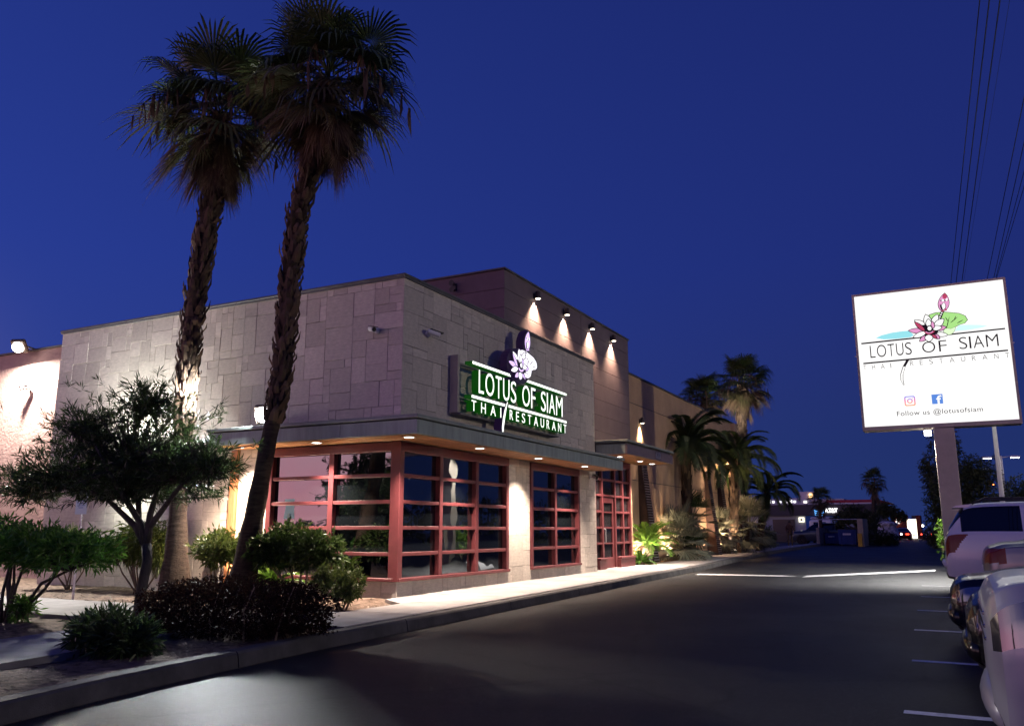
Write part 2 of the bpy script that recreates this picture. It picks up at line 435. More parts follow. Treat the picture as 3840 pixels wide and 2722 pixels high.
# ------------------------------------------------------------------ the ground
KERB = [(-4.6, -12), (-5.35, 1), (-5.86, 3.6), (-6.10, 5), (-6.30, 7.5), (-6.40, 11), (-6.55, 15.5), (-6.75, 21), (-6.9, 26.5), (-7.5, 34), (-8.05, 41.8), (-8.74, 57.5), (-9.26, 73)]
def kerb_x(y):
    return float(np.interp(y, [p[1] for p in KERB], [p[0] for p in KERB]))

b = MB()
ys = [-60, 4, 30, 700]; zs = [0.005 * (-64), 0, .13, .13]
xs = [-400, -30, 30, 400]
for j, (y, z) in enumerate(zip(ys, zs)):
    for x in xs: b.v.append((x, y, z))
for j in range(3):
    for i in range(3):
        a = j * 4 + i; b.f.append((a, a + 1, a + 5, a + 4)); b.mi.append(0)
road = b.build('road', M['asphalt']); tag(road, kind='structure', label='dark asphalt drive and car park surface')

def sheet(name, poly, material, lift, thick=0.16, parent=None, kind='structure', sub=0):
    """raised slab following the ground: poly in x,y"""
    bm = MB(); k = len(poly)
    top = [(x, y, gz(y) + lift) for x, y in poly]; bot = [(x, y, gz(y) + lift - thick) for x, y in poly]
    bm.add(top + bot, [tuple(range(k))] + [(i, k + i, k + (i + 1) % k, (i + 1) % k) for i in range(k)])
    me = bm.mesh(name, material)
    if sub:
        b2 = bmesh.new(); b2.from_mesh(me); bmesh.ops.triangulate(b2, faces=[f for f in b2.faces if len(f.verts) > 4]); b2.to_mesh(me); b2.free()
    o = link(name, me, parent)
    if parent is None: tag(o, kind=kind)
    return o

# kerb: real stones of about three metres, laid end to end along the drive
kerb_root = thing('kerb', 'grey concrete kerb edging the pavement along the drive', None)
kerb_root['kind'] = 'structure'
kp = [0.0]
yy = -6.0
while yy < 70:
    ln = 3.05
    y0, y1 = yy + .008, yy + ln - .008
    bm = MB(); n_ = 4
    ring = []
    for i in range(n_ + 1):
        y = y0 + (y1 - y0) * i / n_; x = kerb_x(y); z = gz(y)
        ring.append([(x + .025, y, z - .1), (x + .022, y, z + .02), (x, y, z + .128), (x - .022, y, z + .15), (x - .16, y, z + .153), (x - .16, y, z - .1)])
    vs = [p for r in ring for p in r]; fs = []
    for i in range(n_):
        for k in range(6): fs.append((i * 6 + k, i * 6 + (k + 1) % 6, (i + 1) * 6 + (k + 1) % 6, (i + 1) * 6 + k))
    fs += [tuple(range(6)), tuple(n_ * 6 + k for k in range(6))]
    bm.add(vs, fs); bm.build('kerb_stone', M['kerb'], kerb_root)
    yy += ln

# planting bed: soil behind the kerb, everything between kerb and building
def strip_poly(y0, y1, xin, dx=-.165, n=14):
    right = [(kerb_x(y) + dx, y) for y in np.linspace(y0, y1, n)]
    return right + xin
bed = MB()
nx, ny = 70, 60
X0, X1, Y0_, Y1_ = -30.0, -6.0, -5.0, 14.2
vs = []
for j in range(ny + 1):
    for i in range(nx + 1):
        y = Y0_ + (Y1_ - Y0_) * j / ny; xr = kerb_x(y) - .162
        x = X0 + (xr - X0) * (i / nx) ** .8
        h = .045 * mnoise.noise(Vector((x * .9, y * .9, 0))) + .03 * mnoise.noise(Vector((x * 3.2, y * 3.2, 4)))
        edge = min(1, (xr - x) / .5)
        vs.append((x, y, gz(y) + .105 + h * edge + .012 * edge))
fs = [(j * (nx + 1) + i, j * (nx + 1) + i + 1, (j + 1) * (nx + 1) + i + 1, (j + 1) * (nx + 1) + i) for j in range(ny) for i in range(nx)]
bed.add(vs, fs); o = bed.build('ground', M['dirt'], smooth=True); tag(o, 'brown soil of the planting bed in front of the stone wall', kind='structure')

# pavement along the drive: concrete slabs with joints
walk = thing('pavement', 'pale concrete pavement along the restaurant front', None); walk['kind'] = 'structure'
def slab(poly, parent, lift=.165):
    o = sheet('paving_slab', poly, M['concrete'] if parent is walk else M['path'], lift, .12, parent); return o
yy = 8.15
while yy < 68:
    y1 = yy + (1.52 if yy < 26 else 3.05)
    a, c = yy + .006, y1 - .006
    def inner(y):
        if y < 11.2: return -7.62
        if y < 20.9: return XA - .05
        if y < 24.8: return -8.9
        if y < 26.3: return -8.35
        if y < 46: return -8.3 - (y - 26) * .075
        return -9.9
    if yy < 11.2 < y1: slab([(kerb_x(a) - .165, a), (kerb_x(c) - .165, c), (-7.62, c), (-7.62, a)], walk)
    else: slab([(kerb_x(a) - .165, a), (kerb_x(c) - .165, c), (inner((a + c) / 2), c), (inner((a + c) / 2), a)], walk)
    yy = y1
slab([(-7.63, 10.95), (-7.63, 12.704), (-8.33, 12.704), (-8.33, 11.5)], walk, .162)
# path crossing the bed towards the car park on the camera's side, and the path along the wall
p_path = thing('path', 'grey concrete footpath crossing the planting bed', None); p_path['kind'] = 'structure'
A0, A1 = (-7.35, 4.62), (-7.52, 5.14)
segs = [(-9.8, 1.5, -8.0, .6), (-8.98, 5.2, -7.36, 4.3), (-9.15, 6.3, -7.50, 5.25), (-9.33, 7.4, -7.70, 6.35), (-10.2, 7.52, -7.75, 7.45)]
prev = ((-9.6, 1.2), (-7.3, .6))
pts_l = [(-9.45, 1.0), (-9.0, 3.2), (-8.93, 5.0), (-9.08, 6.3), (-9.32, 7.45)]
pts_r = [(-7.2, .8), (-7.25, 2.9), (-7.38, 4.5), (-7.55, 5.75), (-7.8, 7.0)]
for i in range(4):
    def sh(p, q, t): return (p[0] + (q[0] - p[0]) * t, p[1] + (q[1] - p[1]) * t)
    a, b_, c, d = pts_l[i], pts_l[i + 1], pts_r[i + 1], pts_r[i]
    slab([sh(a, b_, .004), sh(b_, a, .004), sh(c, d, .004), sh(d, c, .004)], p_path, .17)
for i in range(6):
    x0 = -9.6 - i * 1.75; x1 = x0 - 1.742
    slab([(x0, 7.48), (x0, 9.1), (x1, 9.05), (x1, 7.44)], p_path, .175)
slab([(-7.83, 7.05), (-7.63, 9.5), (-9.2, 9.1), (-9.59, 9.1), (-9.59, 7.5), (-9.34, 7.5)], p_path, .168)
# bed along the tan wall
sheet('ground', [(-8.35, 25.0), (-8.31, 26.4), (-9.85, 46), (-9.95, 60), (-13, 60), (-13, 40), (-9.3, 25)], M['dirt'], .15, .1)

# bay lines and flat white strips
lines = thing('parking_lines', 'pale painted bay lines across the asphalt', None); lines['kind'] = 'structure'
for (x, y) in [(-.44, 6.96), (-.49, 9.55), (-.57, 12.3), (-.63, 15.1), (-.67, 18.0), (-.75, 21.2), (-.42, 4.36)]:
    bm = MB(); w = .062
    n_ = 30; top = []; bt = []
    for i in range(n_ + 1):
        xx = x + 4.9 * i / n_; j_ = .006 * mnoise.noise(Vector((xx * 7, y, 0)))
        top.append((xx, y + w + j_, gz(y) + .0045)); bt.append((xx, y - w + j_ * .6, gz(y) + .0045))
    bm.add(top + bt, [(i, i + 1, n_ + 2 + i, n_ + 1 + i) for i in range(n_)])
    bm.build('bay_line', M['line'], lines)
for (x0, x1, y0, y1, h) in [(-6.45, -3.82, 23.45, 23.6, .34), (-3.62, -.6, 23.55, 28.3, .55)]:  # flat white strips lying on the asphalt
    bm = MB(); n_ = 24; top = []; bt = []
    for i in range(n_ + 1):
        t = i / n_; xx = x0 + (x1 - x0) * t; yc = y0 + (y1 - y0) * t
        taper = min(1, (t if x0 < -3.7 and x0 > -4 else (1 - t if x0 < -5 else 1)) * 6 + .05)
        wob = .03 * mnoise.noise(Vector((xx * 4, 1, 0)))
        top.append((xx, yc + h * taper + wob, gz(yc + h) + .0045)); bt.append((xx, yc - h * .55 * taper, gz(yc) + .0045))
    bm.add(top + bt, [(i, i + 1, n_ + 2 + i, n_ + 1 + i) for i in range(n_)])
    bm.build('stop_line', M['white'], lines)
# ------------------------------------------------------------------ restaurant building
bld = thing('restaurant_building', 'low restaurant clad in pale stone with red framed windows and flat canopies', 'building', (-8.36, 11.85, 0))
BO = Vector((-8.36, 11.85, 0))
def bpart(mb, name, mats, parent=None, smooth=False):
    """part of the building given in world coordinates"""
    me = mb.mesh(name, mats, smooth)
    me.transform(Matrix.Translation(-BO))
    return link(name, me, parent or bld)

# core walls (mortar bed behind the stones), returns and roof
T = .035
wallL = bpart(MB().box(-17.93, -12.21, YB + T, YB + .4, .02, 5.76).box(-12.21, XA - T, YB + T, YB + .4, SOFFIT + .02, 5.76)
              .box(-12.21, -11.36, YB + T, YB + .4, .02, SOFFIT + .02).box(-11.36, XA - T, YB + T, YB + .4, .02, .47), 'stone_wall', M['mortar'])
wallR = bpart(MB().box(XA - .4, XA - T, YB + .402, 20.86, SOFFIT + .02, 5.76).box(XA - .4, XA - T, 15.88, 16.90, .02, SOFFIT + .02)
              .box(XA - .4, XA - T, 19.74, 20.86, .02, SOFFIT + .02).box(XA - .4, XA - T, YB + .402, 15.88, .02, .47).box(XA - .4, XA - T, 16.90, 19.74, .02, .47), 'stone_wall', M['mortar'])
bpart(MB().box(-17.93, -9.0, YB + .41, 20.8, 5.2, 5.4), 'roof', M['cap'])
bpart(MB().box(-17.93, -17.6, YB + .41, 20.8, .02, 5.76).box(-17.6, XA - .42, 20.5, 20.85, .02, 5.76), 'rear_wall', M['mortar'])
bpart(MB().box(-17.0, XA - .75, YB + .75, 20.4, .1, SOFFIT + .2), 'interior_shell', mat('dark_room', (.012, .011, .012), .9, .1))

# random ashlar
def pack(W, H, cell=.16):
    nx, nz = max(1, round(W / cell)), max(1, round(H / cell))
    g = np.zeros((nz, nx), bool); out = []
    sizes = [(4, 3), (3, 3), (4, 2), (3, 2), (2, 2), (2, 3), (3, 4), (4, 4), (2, 1), (3, 1), (1, 1), (1, 2)]
    wt = [10, 13, 9, 12, 10, 8, 8, 6, 8, 4, 3, 5]
    for z in range(nz):
        for x in range(nx):
            if g[z, x]: continue
            for _ in range(14):
                w, h = random.choices(sizes, wt)[0]
                if x + w <= nx and z + h <= nz and not g[z:z + h, x:x + w].any(): break
            else: w = h = 1
            if w == h == 1 and _ >= 13: pass
            g[z:z + h, x:x + w] = True
            out.append((x * W / nx, (x + w) * W / nx, z * H / nz, (z + h) * H / nz))
    return out
tiles = []   # (area, face, u0,u1,z0,z1)
for face, u0, u1, z0, z1 in [('L', -17.93, -12.21, .06, 5.78), ('L', -12.21, XA, SOFFIT, 5.78), ('L', -12.10, -11.36, .06, SOFFIT), ('L', -11.36, XA + .001, .06, .46),
                             ('R', YB, 20.86, SOFFIT, 5.78), ('R', 15.88, 16.90, .06, SOFFIT), ('R', 19.74, 20.86, .06, SOFFIT), ('R', YB, 15.88, .06, .46), ('R', 16.90, 19.74, .06, .46)]:
    for a, c, d, f in pack(u1 - u0, z1 - z0):
        tiles.append(((c - a) * (f - d), face, u0 + a, u0 + c, z0 + d, z0 + f))
# how large each shows: nearer and larger first; those behind canopies last
def show(t):
    A, f, a, c, d, e_ = t
    u = (a + c) / 2
    dist = math.hypot(u, YB) if f == 'L' else math.hypot(XA, u)
    return A / dist ** 2 * (.9 if f == 'L' else .6)
tiles.sort(key=show, reverse=True)
TILE = {}
def tile_mesh(kind):
    """unit stone: 1 x 1 face, .05 deep, chamfered, with slightly uneven edges"""
    rnd = random.Random(kind); j = lambda s: rnd.uniform(-s, s)
    bx = [(0, 0), (1, 0), (1, 1), (0, 1)]
    out = [(x + (j(.008)), z + j(.008)) for x, z in bx]
    inn = [(.5 + (x - .5) * .985, .5 + (z - .5) * .985) for x, z in out]
    vs = [(x, .05, z) for x, z in out] + [(x,   .004 + j(.001), z) for x, z in out] + [(x, j(.0025), z) for x, z in inn]
    fs = [(8, 9, 10, 11)] + [(i, (i + 1) % 4, 4 + (i + 1) % 4, 4 + i) for i in range(4)] + [(4 + i, 4 + (i + 1) % 4, 8 + (i + 1) % 4, 8 + i) for i in range(4)]
    mb = MB(); mb.add(vs, fs); return mb
tms = [tile_mesh(k).mesh('stone_tile', M['stone']) for k in range(6)]
restv = MB(); GAP = .0025
for i, (A, f, a, c, d, e_) in enumerate(tiles):
    proud = random.uniform(-.0015, .0025)
    if f == 'L':
        loc = Vector((a + GAP, YB - proud, d + GAP)); rz = 0
    else:
        loc = Vector((XA + proud, a + GAP, d + GAP)); rz = R(90)
    sx, sz = c - a - 2 * GAP, e_ - d - 2 * GAP
    if i < 296:
        o = link('stone_tile', tms[i % 6], wallL if f == 'L' else wallR, loc - BO, (0, 0, rz), (sx, 1, sz))
    else:
        mb = tile_mesh(i % 6); Mx = Matrix.Translation(loc - BO) @ Matrix.Rotation(rz, 4, 'Z') @ Matrix.Diagonal((sx, 1, sz, 1))
        restv.add([Mx @ Vector(v) for v in mb.v], mb.f)
o = restv.build('stone_tiles', M['stone'], bld); tag(o, kind='stuff')

# parapet coping
bpart(MB().box(-17.97, XA + .05, YB - .05, YB + .42, 5.785, 5.83, b=.008).box(-17.955, XA + .035, YB - .035, YB + .40, 5.75, 5.784), 'coping', M['cap'])
bpart(MB().box(XA - .42, XA + .05, YB + .422, 20.9, 5.785, 5.83, b=.008).box(XA - .41, XA + .035, YB + .402, 20.885, 5.75, 5.784), 'coping', M['cap'])

# ---- windows
GLY = .075       # glass set back
def window(face, plane, us, zs, name='window', mw=.115, tw=.062, sill=True, head=.16, depth=.13, doors=None):
    """us: mullion centre lines, zs: bar centre lines (bottom to top). frame > mullion, transom, pane, sill"""
    sgn = 1 if face == 'R' else -1
    def bx(mb, u0, u1, z0, z1, d0, d1, b=.006):
        if face == 'R': mb.box(plane + d0, plane + d1, u0, u1, z0, z1, b=b)
        else: mb.box(u0, u1, plane - d1, plane - d0, z0, z1, b=b)
        return mb
    u0, u1 = us[0], us[-1]; z0, z1 = zs[0], zs[-1]
    fr = MB()
    bx(fr, u0 - mw / 2, u1 + mw / 2, z1, z1 + head, -depth, .03)
    bx(fr, u0 - mw / 2, u0 + mw / 2, z0, z1, -depth, .028); bx(fr, u1 - mw / 2, u1 + mw / 2, z0, z1, -depth, .026)
    root = bpart(fr, name, M['red'])
    if sill: bpart(bx(MB(), u0 - mw / 2 - .01, u1 + mw / 2 + .01, z0 - .035, z0 + .02, -depth, .055), 'sill', M['red'], root).matrix_parent_inverse.identity()
    for i in range(1, len(us) - 1):
        bpart(bx(MB(), us[i] - mw / 2, us[i] + mw / 2, z0 + .021, z1, -depth, .022), 'mullion', M['red'], root)
    for i in range(len(us) - 1):
        a, c = us[i] + mw / 2, us[i + 1] - mw / 2
        for k in range(len(zs) - 1):
            if k:
                bpart(bx(MB(), a, c, zs[k] - tw / 2, zs[k] + tw / 2, -depth, .012), 'transom', M['red'], root)
            d, e_ = zs[k] + (tw / 2 if k else .02), zs[k + 1] - (tw / 2 if k < len(zs) - 2 else 0)
            tilt = random.uniform(-.0035, .0035); t2 = random.uniform(-.0035, .0035)
            mb = MB(); g = -GLY
            q = [(a, d), (c, d), (c, e_), (a, e_)]
            dep = [g + tilt * ((u - a) / (c - a) - .5) + t2 * (0 if z == d else 1) for u, z in q]
            vs = [(plane + dd, u, z) if face == 'R' else (u, plane - dd, z) for (u, z), dd in zip(q, dep)]
            back = [(plane + dd - .012, u, z) if face == 'R' else (u, plane - dd + .012, z) for (u, z), dd in zip(q, dep)]
            mb.add(vs + back, [(0, 1, 2, 3), (7, 6, 5, 4), (0, 4, 5, 1), (1, 5, 6, 2), (2, 6, 7, 3), (3, 7, 4, 0)])
            bpart(mb, 'pane', M['glass'], root)
    return root
ZB = [.485, .90, 1.34, 1.78, 2.235, 2.645]
window('R', XA, [11.905, 13.18, 14.515, 15.80], ZB)
window('R', XA, [16.98, 18.26, 19.66], ZB)
window('L', YB, [-11.285, -9.83, -8.47], ZB)
bpart(MB().box(XA - .16, XA + .035, YB - .033, YB + .0, .45, 2.815, b=.006), 'corner_post', M['red'])
bpart(MB().box(-12.28, -12.11, YB - .06, YB + .1, .05, SOFFIT - .01, b=.01), 'cedar_post', M['woodpost'])

# ---- canopy round the corner
can = bpart(MB().box(-12.1, XA - .01, CANY + .055, YB - .012, SOFFIT + .02, 3.06).box(XA + .012, CANX - .055, CANY + .055, 20.5, SOFFIT + .02, 3.06), 'canopy', M['cap'])
def board_run(x0, x1, y0, y1, z, along, n, name, material, parent):
    for i in range(n):
        mb = MB()
        if along == 'x':
            w = (y1 - y0) / n; mb.box(x0, x1, y0 + i * w + .003, y0 + (i + 1) * w - .003, z, z + .018, b=.004)
        else:
            w = (x1 - x0) / n; mb.box(x0 + i * w + .003, x0 + (i + 1) * w - .003, y0, y1, z, z + .018, b=.004)
        bpart(mb, name, material, parent)
board_run(-12.1, CANX - .06, CANY + .06, YB - .035, SOFFIT, 'x', 8, 'soffit_board', M['wood'], can)
board_run(XA + .04, CANX - .06, YB - .033, 20.5, SOFFIT, 'y', 8, 'soffit_board', M['wood'], can)
# fascia sheets with standing joints and a drip edge on top
xs_ = [-12.1, -10.55, -9.0, CANX]
for i in range(3): bpart(MB().box(xs_[i] + .004, xs_[i + 1] - (.004 if i < 2 else 0), CANY, CANY + .05, SOFFIT - .005, 3.045, b=.003), 'fascia_panel', M['patina'], can)
ys_ = [CANY + .052, 13.95, 16.15, 18.35, 20.52]
for i in range(4): bpart(MB().box(CANX - .05, CANX, ys_[i] + .004, ys_[i + 1] - .004, SOFFIT - .005, 3.045, b=.003), 'fascia_panel', M['patina'], can)
bpart(MB().box(-12.1, CANX + .035, CANY - .035, YB - .01, 3.065, 3.125, b=.006).box(XA + .012, CANX + .035, YB - .008, 20.55, 3.065, 3.125, b=.006), 'drip_edge', M['patina_cap'], can)
bpart(MB().box(-12.1, CANX - .06, CANY + .05, CANY + .058, SOFFIT - .01, SOFFIT + .02).box(CANX - .06, CANX - .052, CANY + .06, 20.5, SOFFIT - .01, SOFFIT + .02), 'soffit_trim', M['bronze'], can)

# ---- tall block with horizontal boards
TBX, TBY0, TBY1, TBZ = -8.71, 16.33, 24.72, 7.24
blk = bpart(MB().box(-14.5, TBX - .03, TBY0 + .03, TBY1, .1, TBZ), 'tall_block', M['siding'])
nb = 16; hb = TBZ / nb * 1.0
for k in range(nb):
    z0, z1 = k * hb + .004, (k + 1) * hb - .004
    if z1 > 5.6: bpart(MB().box(-14.5, TBX - .001, TBY0, TBY0 + .03, z0, z1, b=.003), 'siding_board', M['siding'], blk)
    if z1 > 5.6: bpart(MB().box(TBX - .03, TBX, TBY0 + .002, 20.86, z0, z1, b=.003), 'siding_board', M['siding'], blk)
    if z1 > 3.3: bpart(MB().box(TBX - .03, TBX, 20.88, TBY1, max(z0, 3.3), z1, b=.003), 'siding_board', M['siding'], blk)
bpart(MB().box(-14.55, TBX + .04, TBY0 - .04, TBY1 + .02, TBZ, TBZ + .045, b=.006), 'coping', M['cap'])
# ---- tan wing
wing = bpart(MB().box(-24, -9.16, 24.74, 41.2, .05, 6.40), 'stucco_wing', M['stucco'])
bpart(MB().box(-24, -9.11, 24.74, 41.25, 6.40, 6.46, b=.006), 'coping', M['cap'])
for z in (5.45, 2.9):
    bpart(MB().box(-9.162, -9.150, 24.9, 41.15, z, z + .02), 'reveal_joint', M['bronze'], wing)
bpart(MB().box(-9.16, -8.98, 40.55, 41.15, .05, 6.38, b=.01), 'pilaster', M['stucco'], wing)
bpart(MB().box(-9.16, -8.72, 24.42, 24.74, .05, 3.3, b=.01), 'pilaster', M['stucco'], wing)
# ---- rose stucco rear wall
bpart(MB().box(-34, -17.0, 13.0, 13.4, .02, 5.86), 'rose_stucco_wall', M['pink'])
bpart(MB().box(-34, -17.0, 12.95, 13.42, 5.862, 5.91, b=.006), 'coping', M['cap'])

# ---- entrance under its own canopy
EX = -8.66
ent = bpart(MB().box(EX - .10, EX + .03, 21.50, 24.40, 3.13, 3.29).box(EX - .10, EX + .03, 24.29, 24.40, .2, 3.13), 'entrance', M['red'])
bpart(MB().box(TBX - .2, TBX - .10, 20.88, 24.42, .15, 3.3), 'lobby_wall', mat('lobby_dark', (.02, .018, .02), .9, .1), ent)
EZ = [.56, .94, 1.37, 1.81, 2.26, 2.70, 3.12]
def ebar(u0, u1, z0, z1, name='transom', d=.0): return bpart(MB().box(EX - .09, EX + .012 + d, u0, u1, z0, z1, b=.005), name, M['red'], ent)
ebar(21.50, 21.58, .2, 3.13, 'mullion', .01); ebar(22.01, 22.10, .2, 3.13, 'mullion', .01); ebar(23.02, 23.12, .2, 3.13, 'mullion', .01); ebar(23.68, 23.78, .5, 3.13, 'mullion', .008)
for (a, c) in [(21.58, 22.01), (23.12, 23.68), (23.78, 24.29)]:
    for k, z in enumerate(EZ[1:-1]): ebar(a, c, z - .03, z + .03)
    for k in range(6):
        bpart(MB().box(EX - .055, EX - .045, a, c, EZ[k] + (.03 if k else 0), EZ[k + 1] - .03), 'pane', M['doorglass'], ent)
for z in EZ[4:-1]: ebar(22.10, 23.02, z - .03, z + .03)
for k in (4, 5): bpart(MB().box(EX - .055, EX - .045, 22.10, 23.02, EZ[k] + .03, EZ[k + 1] - .03), 'pane', M['doorglass'], ent)
for (a, c) in [(21.50, 22.01), (23.12, 24.36)]:
    bpart(MB().box(EX - .09, EX + .13, a, c, .2, .50, b=.012).box(EX - .09, EX + .16, a, c + .01, .50, .56, b=.012), 'base_panel', M['red'], ent)
door = bpart(MB().box(EX - .075, EX - .02, 22.12, 22.24, .24, 2.22, b=.005).box(EX - .075, EX - .02, 22.90, 23.0, .24, 2.22, b=.005)
             .box(EX - .075, EX - .022, 22.24, 22.90, .24, .55, b=.005).box(EX - .075, EX - .022, 22.24, 22.90, 2.06, 2.22, b=.005), 'door', M['red'])
for z in (.94, 1.37, 1.80): bpart(MB().box(EX - .07, EX - .026, 22.24, 22.90, z - .02, z + .02), 'door_bar', M['red'], door)
for z0, z1 in ((.55, .92), (.96, 1.35), (1.39, 1.78), (1.82, 2.06)): bpart(MB().box(EX - .055, EX - .047, 22.24, 22.90, z0, z1), 'pane', M['doorglass'], door)
bpart(MB().tube([(EX - .02, 22.18, .95), (EX + .05, 22.18, .97), (EX + .05, 22.18, 1.33), (EX - .02, 22.18, 1.35)], .012, 8), 'handle', M['steel'], door)
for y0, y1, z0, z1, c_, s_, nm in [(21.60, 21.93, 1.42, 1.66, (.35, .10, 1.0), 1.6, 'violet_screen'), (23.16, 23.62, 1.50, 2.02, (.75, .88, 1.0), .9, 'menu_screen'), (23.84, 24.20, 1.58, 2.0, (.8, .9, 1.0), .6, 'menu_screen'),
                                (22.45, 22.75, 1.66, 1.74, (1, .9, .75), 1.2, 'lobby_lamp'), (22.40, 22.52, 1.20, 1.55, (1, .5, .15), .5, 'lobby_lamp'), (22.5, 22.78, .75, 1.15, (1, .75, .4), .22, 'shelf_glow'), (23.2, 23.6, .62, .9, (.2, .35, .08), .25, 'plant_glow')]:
    bpart(MB().box(TBX - .099, TBX - .085, y0, y1, z0, z1), nm, emit(nm, c_, s_), ent)  # glowing panels added behind the glass for the lights showing in the panes
for k in range(4): bpart(MB().box(TBX - .084, TBX - .080, 22.5, 22.78, .80 + k * .1, .82 + k * .1), 'shelf', M['black'], ent)
# entrance canopy
ec = bpart(MB().box(EX + .035, -7.53, 20.97, 24.98, 3.31, 3.60), 'entrance_canopy', M['cap'])
board_run(EX + .04, -7.53, 20.97, 24.98, 3.29, 'y', 9, 'soffit_board', M['wood'], ec)
bpart(MB().box(-7.525, -7.47, 20.92, 25.03, 3.285, 3.545, b=.004), 'fascia_panel', mat('mauve_fascia', (.15, .11, .125), .5, .45, var=.1), ec)
bpart(MB().box(-8.35, -7.527, 20.92, 20.968, 3.285, 3.545, b=.004), 'fascia_panel', M['patina'], ec)  # green light of the wall letters put into this panel's colour
bpart(MB().box(-8.35, -7.527, 24.982, 25.03, 3.285, 3.545, b=.004), 'fascia_panel', M['siding'], ec)
bpart(MB().box(-8.69, -7.43, 20.88, 25.07, 3.605, 3.66, b=.006), 'drip_edge', M['patina_cap'], ec)
numb = MB()
me = fit_text('620', 'house_number', [mat('number_metal', (.6, .58, .56), .35, .5, metal=.7)], 23.32, 23.72, 3.34, 3.52, extrude=.012)
me.transform(Matrix.Translation((-7.455, 0, 0)) @ FACE_X); me.transform(Matrix.Translation(-BO)); link('house_number', me, ec)

# ---- lamps of the building: recessed downlights
M['lens'] = emit('downlight_lens', (1, .92, .84), 14)
def downlight(x, y, z, label, energy, col=(1, .80, .66)):
    t = thing('downlight', label, 'ceiling light', (x, y, z), 'recessed downlights in the canopy soffits')
    MB().lathe([(.105, -.001), (.11, -.012), (.085, -.014), (.080, -.003)], n=20).build('trim_ring', M['white'], t)
    MB().lathe([(.080, -.004), (.0805, -.009)], n=20).build('lens', M['lens'], t)
    spot(t, (0, 0, -.03), (0, 0, -2), energy, 104, 1.0, col, .05)
LW = 1200
downlight(-11.70, 11.42, SOFFIT, 'recessed downlight at the tree end of the canopy soffit', LW)
downlight(-9.85, 11.42, SOFFIT, 'recessed downlight over the window beside the palm trunk', LW)
downlight(-7.88, 11.42, SOFFIT, 'recessed downlight at the corner of the canopy soffit', LW)
downlight(-7.80, 13.65, SOFFIT, 'recessed downlight over the wide window along the drive', LW)
downlight(-7.80, 16.20, SOFFIT, 'recessed downlight over the stone pier between the windows', LW)
downlight(-7.80, 18.78, SOFFIT, 'recessed downlight nearest the entrance in the long soffit', LW)
downlight(-8.0, 21.76, 3.29, 'recessed downlight over the red door, nearest the stone pier', LW)
downlight(-8.0, 23.5, 3.29, 'middle recessed downlight in the entrance canopy', LW)
downlight(-8.0, 24.6, 3.29, 'recessed downlight at the planted end of the entrance canopy', LW)

# ---- wall sconces
M['sconce_lens'] = emit('sconce_lens', (1, .86, .66), 10)
def sconce(x, y, z, label, energy, col=(1, .66, .42), ang=58):
    t = thing('wall_sconce', label, 'wall lamp', (x, y, z), 'downward wall lamps')
    MB().box(0, .03, -.05, .05, -.07, .07, b=.006).tube([(.03, 0, .02), (.08, 0, .05)], .015, 8).build('bracket', M['black'], t)
    MB().lathe([(.05, .11), (.062, .10), (.07, -.06), (.074, -.07)], (.105, 0, 0), 16).build('shade', M['bronze'], t)
    MB().lathe([(.060, -.072), (.060, -.078)], (.105, 0, 0), 16).build('lens', M['sconce_lens'], t)
    spot(t, (.085, 0, -.10), (.05, 0, -1.2), energy, ang, 1.0, col, .02)
for y, lab in [(17.9, 'wall lamp on the mauve block nearest its corner'), (19.69, 'second wall lamp from the corner of the mauve block'), (21.47, 'third wall lamp from the corner of the mauve block'), (23.18, 'wall lamp on the mauve block farthest from its corner')]:
    sconce(TBX, y, 6.98, lab, 1000, ang=96)
sconce(-9.16, 26.95, 4.93, 'wall lamp on the tan wall above the first louvred panel', 800, ang=80)
sconce(-9.16, 35.3, 4.72, 'wall lamp on the tan wall above the second louvred panel', 1100, ang=80)
sconce(-9.16, 37.4, 4.72, 'wall lamp on the tan wall above the third louvred panel', 1100, ang=80)
sconce(-9.16, 39.5, 4.72, 'wall lamp on the tan wall above the fourth louvred panel', 1100, ang=80)

# ---- louvred wedge panels leaning off the tan wall
M['louvre'] = mat('louvre_slat', (.13, .105, .11), .55, .4, var=.2, scale=6)
M['rust'] = mat('rust_steel', (.055, .03, .024), .7, .3, var=.35, scale=4)
def louvre(y, label, full=True):
    t = thing('louvred_panel', label, 'wall panel', (-9.16, y, .2), 'louvred panels on the tan wall')
    H, d0, d1, w = 3.42, .10, .46, .28
    for s in (-w, w):
        MB().prism([(0.002, 0), (d1, 0), (d0, H), (0.002, H)], s - .012, s + .012, 'y').build('side_plate', M['rust'], t)
    MB().box(.002, d0 + .05, -w - .03, w + .03, H + .002, H + .12, b=.005).build('cap', M['black'], t)
    n = 40
    me = MB().box(-.012, .03, -w + .014, w - .014, -.02, .02, b=.004).mesh('slat', M['louvre'])
    for i in range(n):
        zc = .06 + (H - .1) * i / (n - 1); dd = d1 + (d0 - d1) * zc / H
        link('slat', me, t, (dd - .01, 0, zc), (0, R(-18), 0))
louvre(26.95, 'louvred panel leaning on the tan wall behind the bright cycad')
louvre(35.45, 'louvred panel on the tan wall behind the feather palm trunk')
louvre(37.6, 'tallest showing louvred panel on the tan wall, third along')
louvre(39.7, 'louvred panel half hidden by the boot-covered palm trunk')
louvre(42.3 - 1.65, 'louvred panel at the far end of the tan wall')
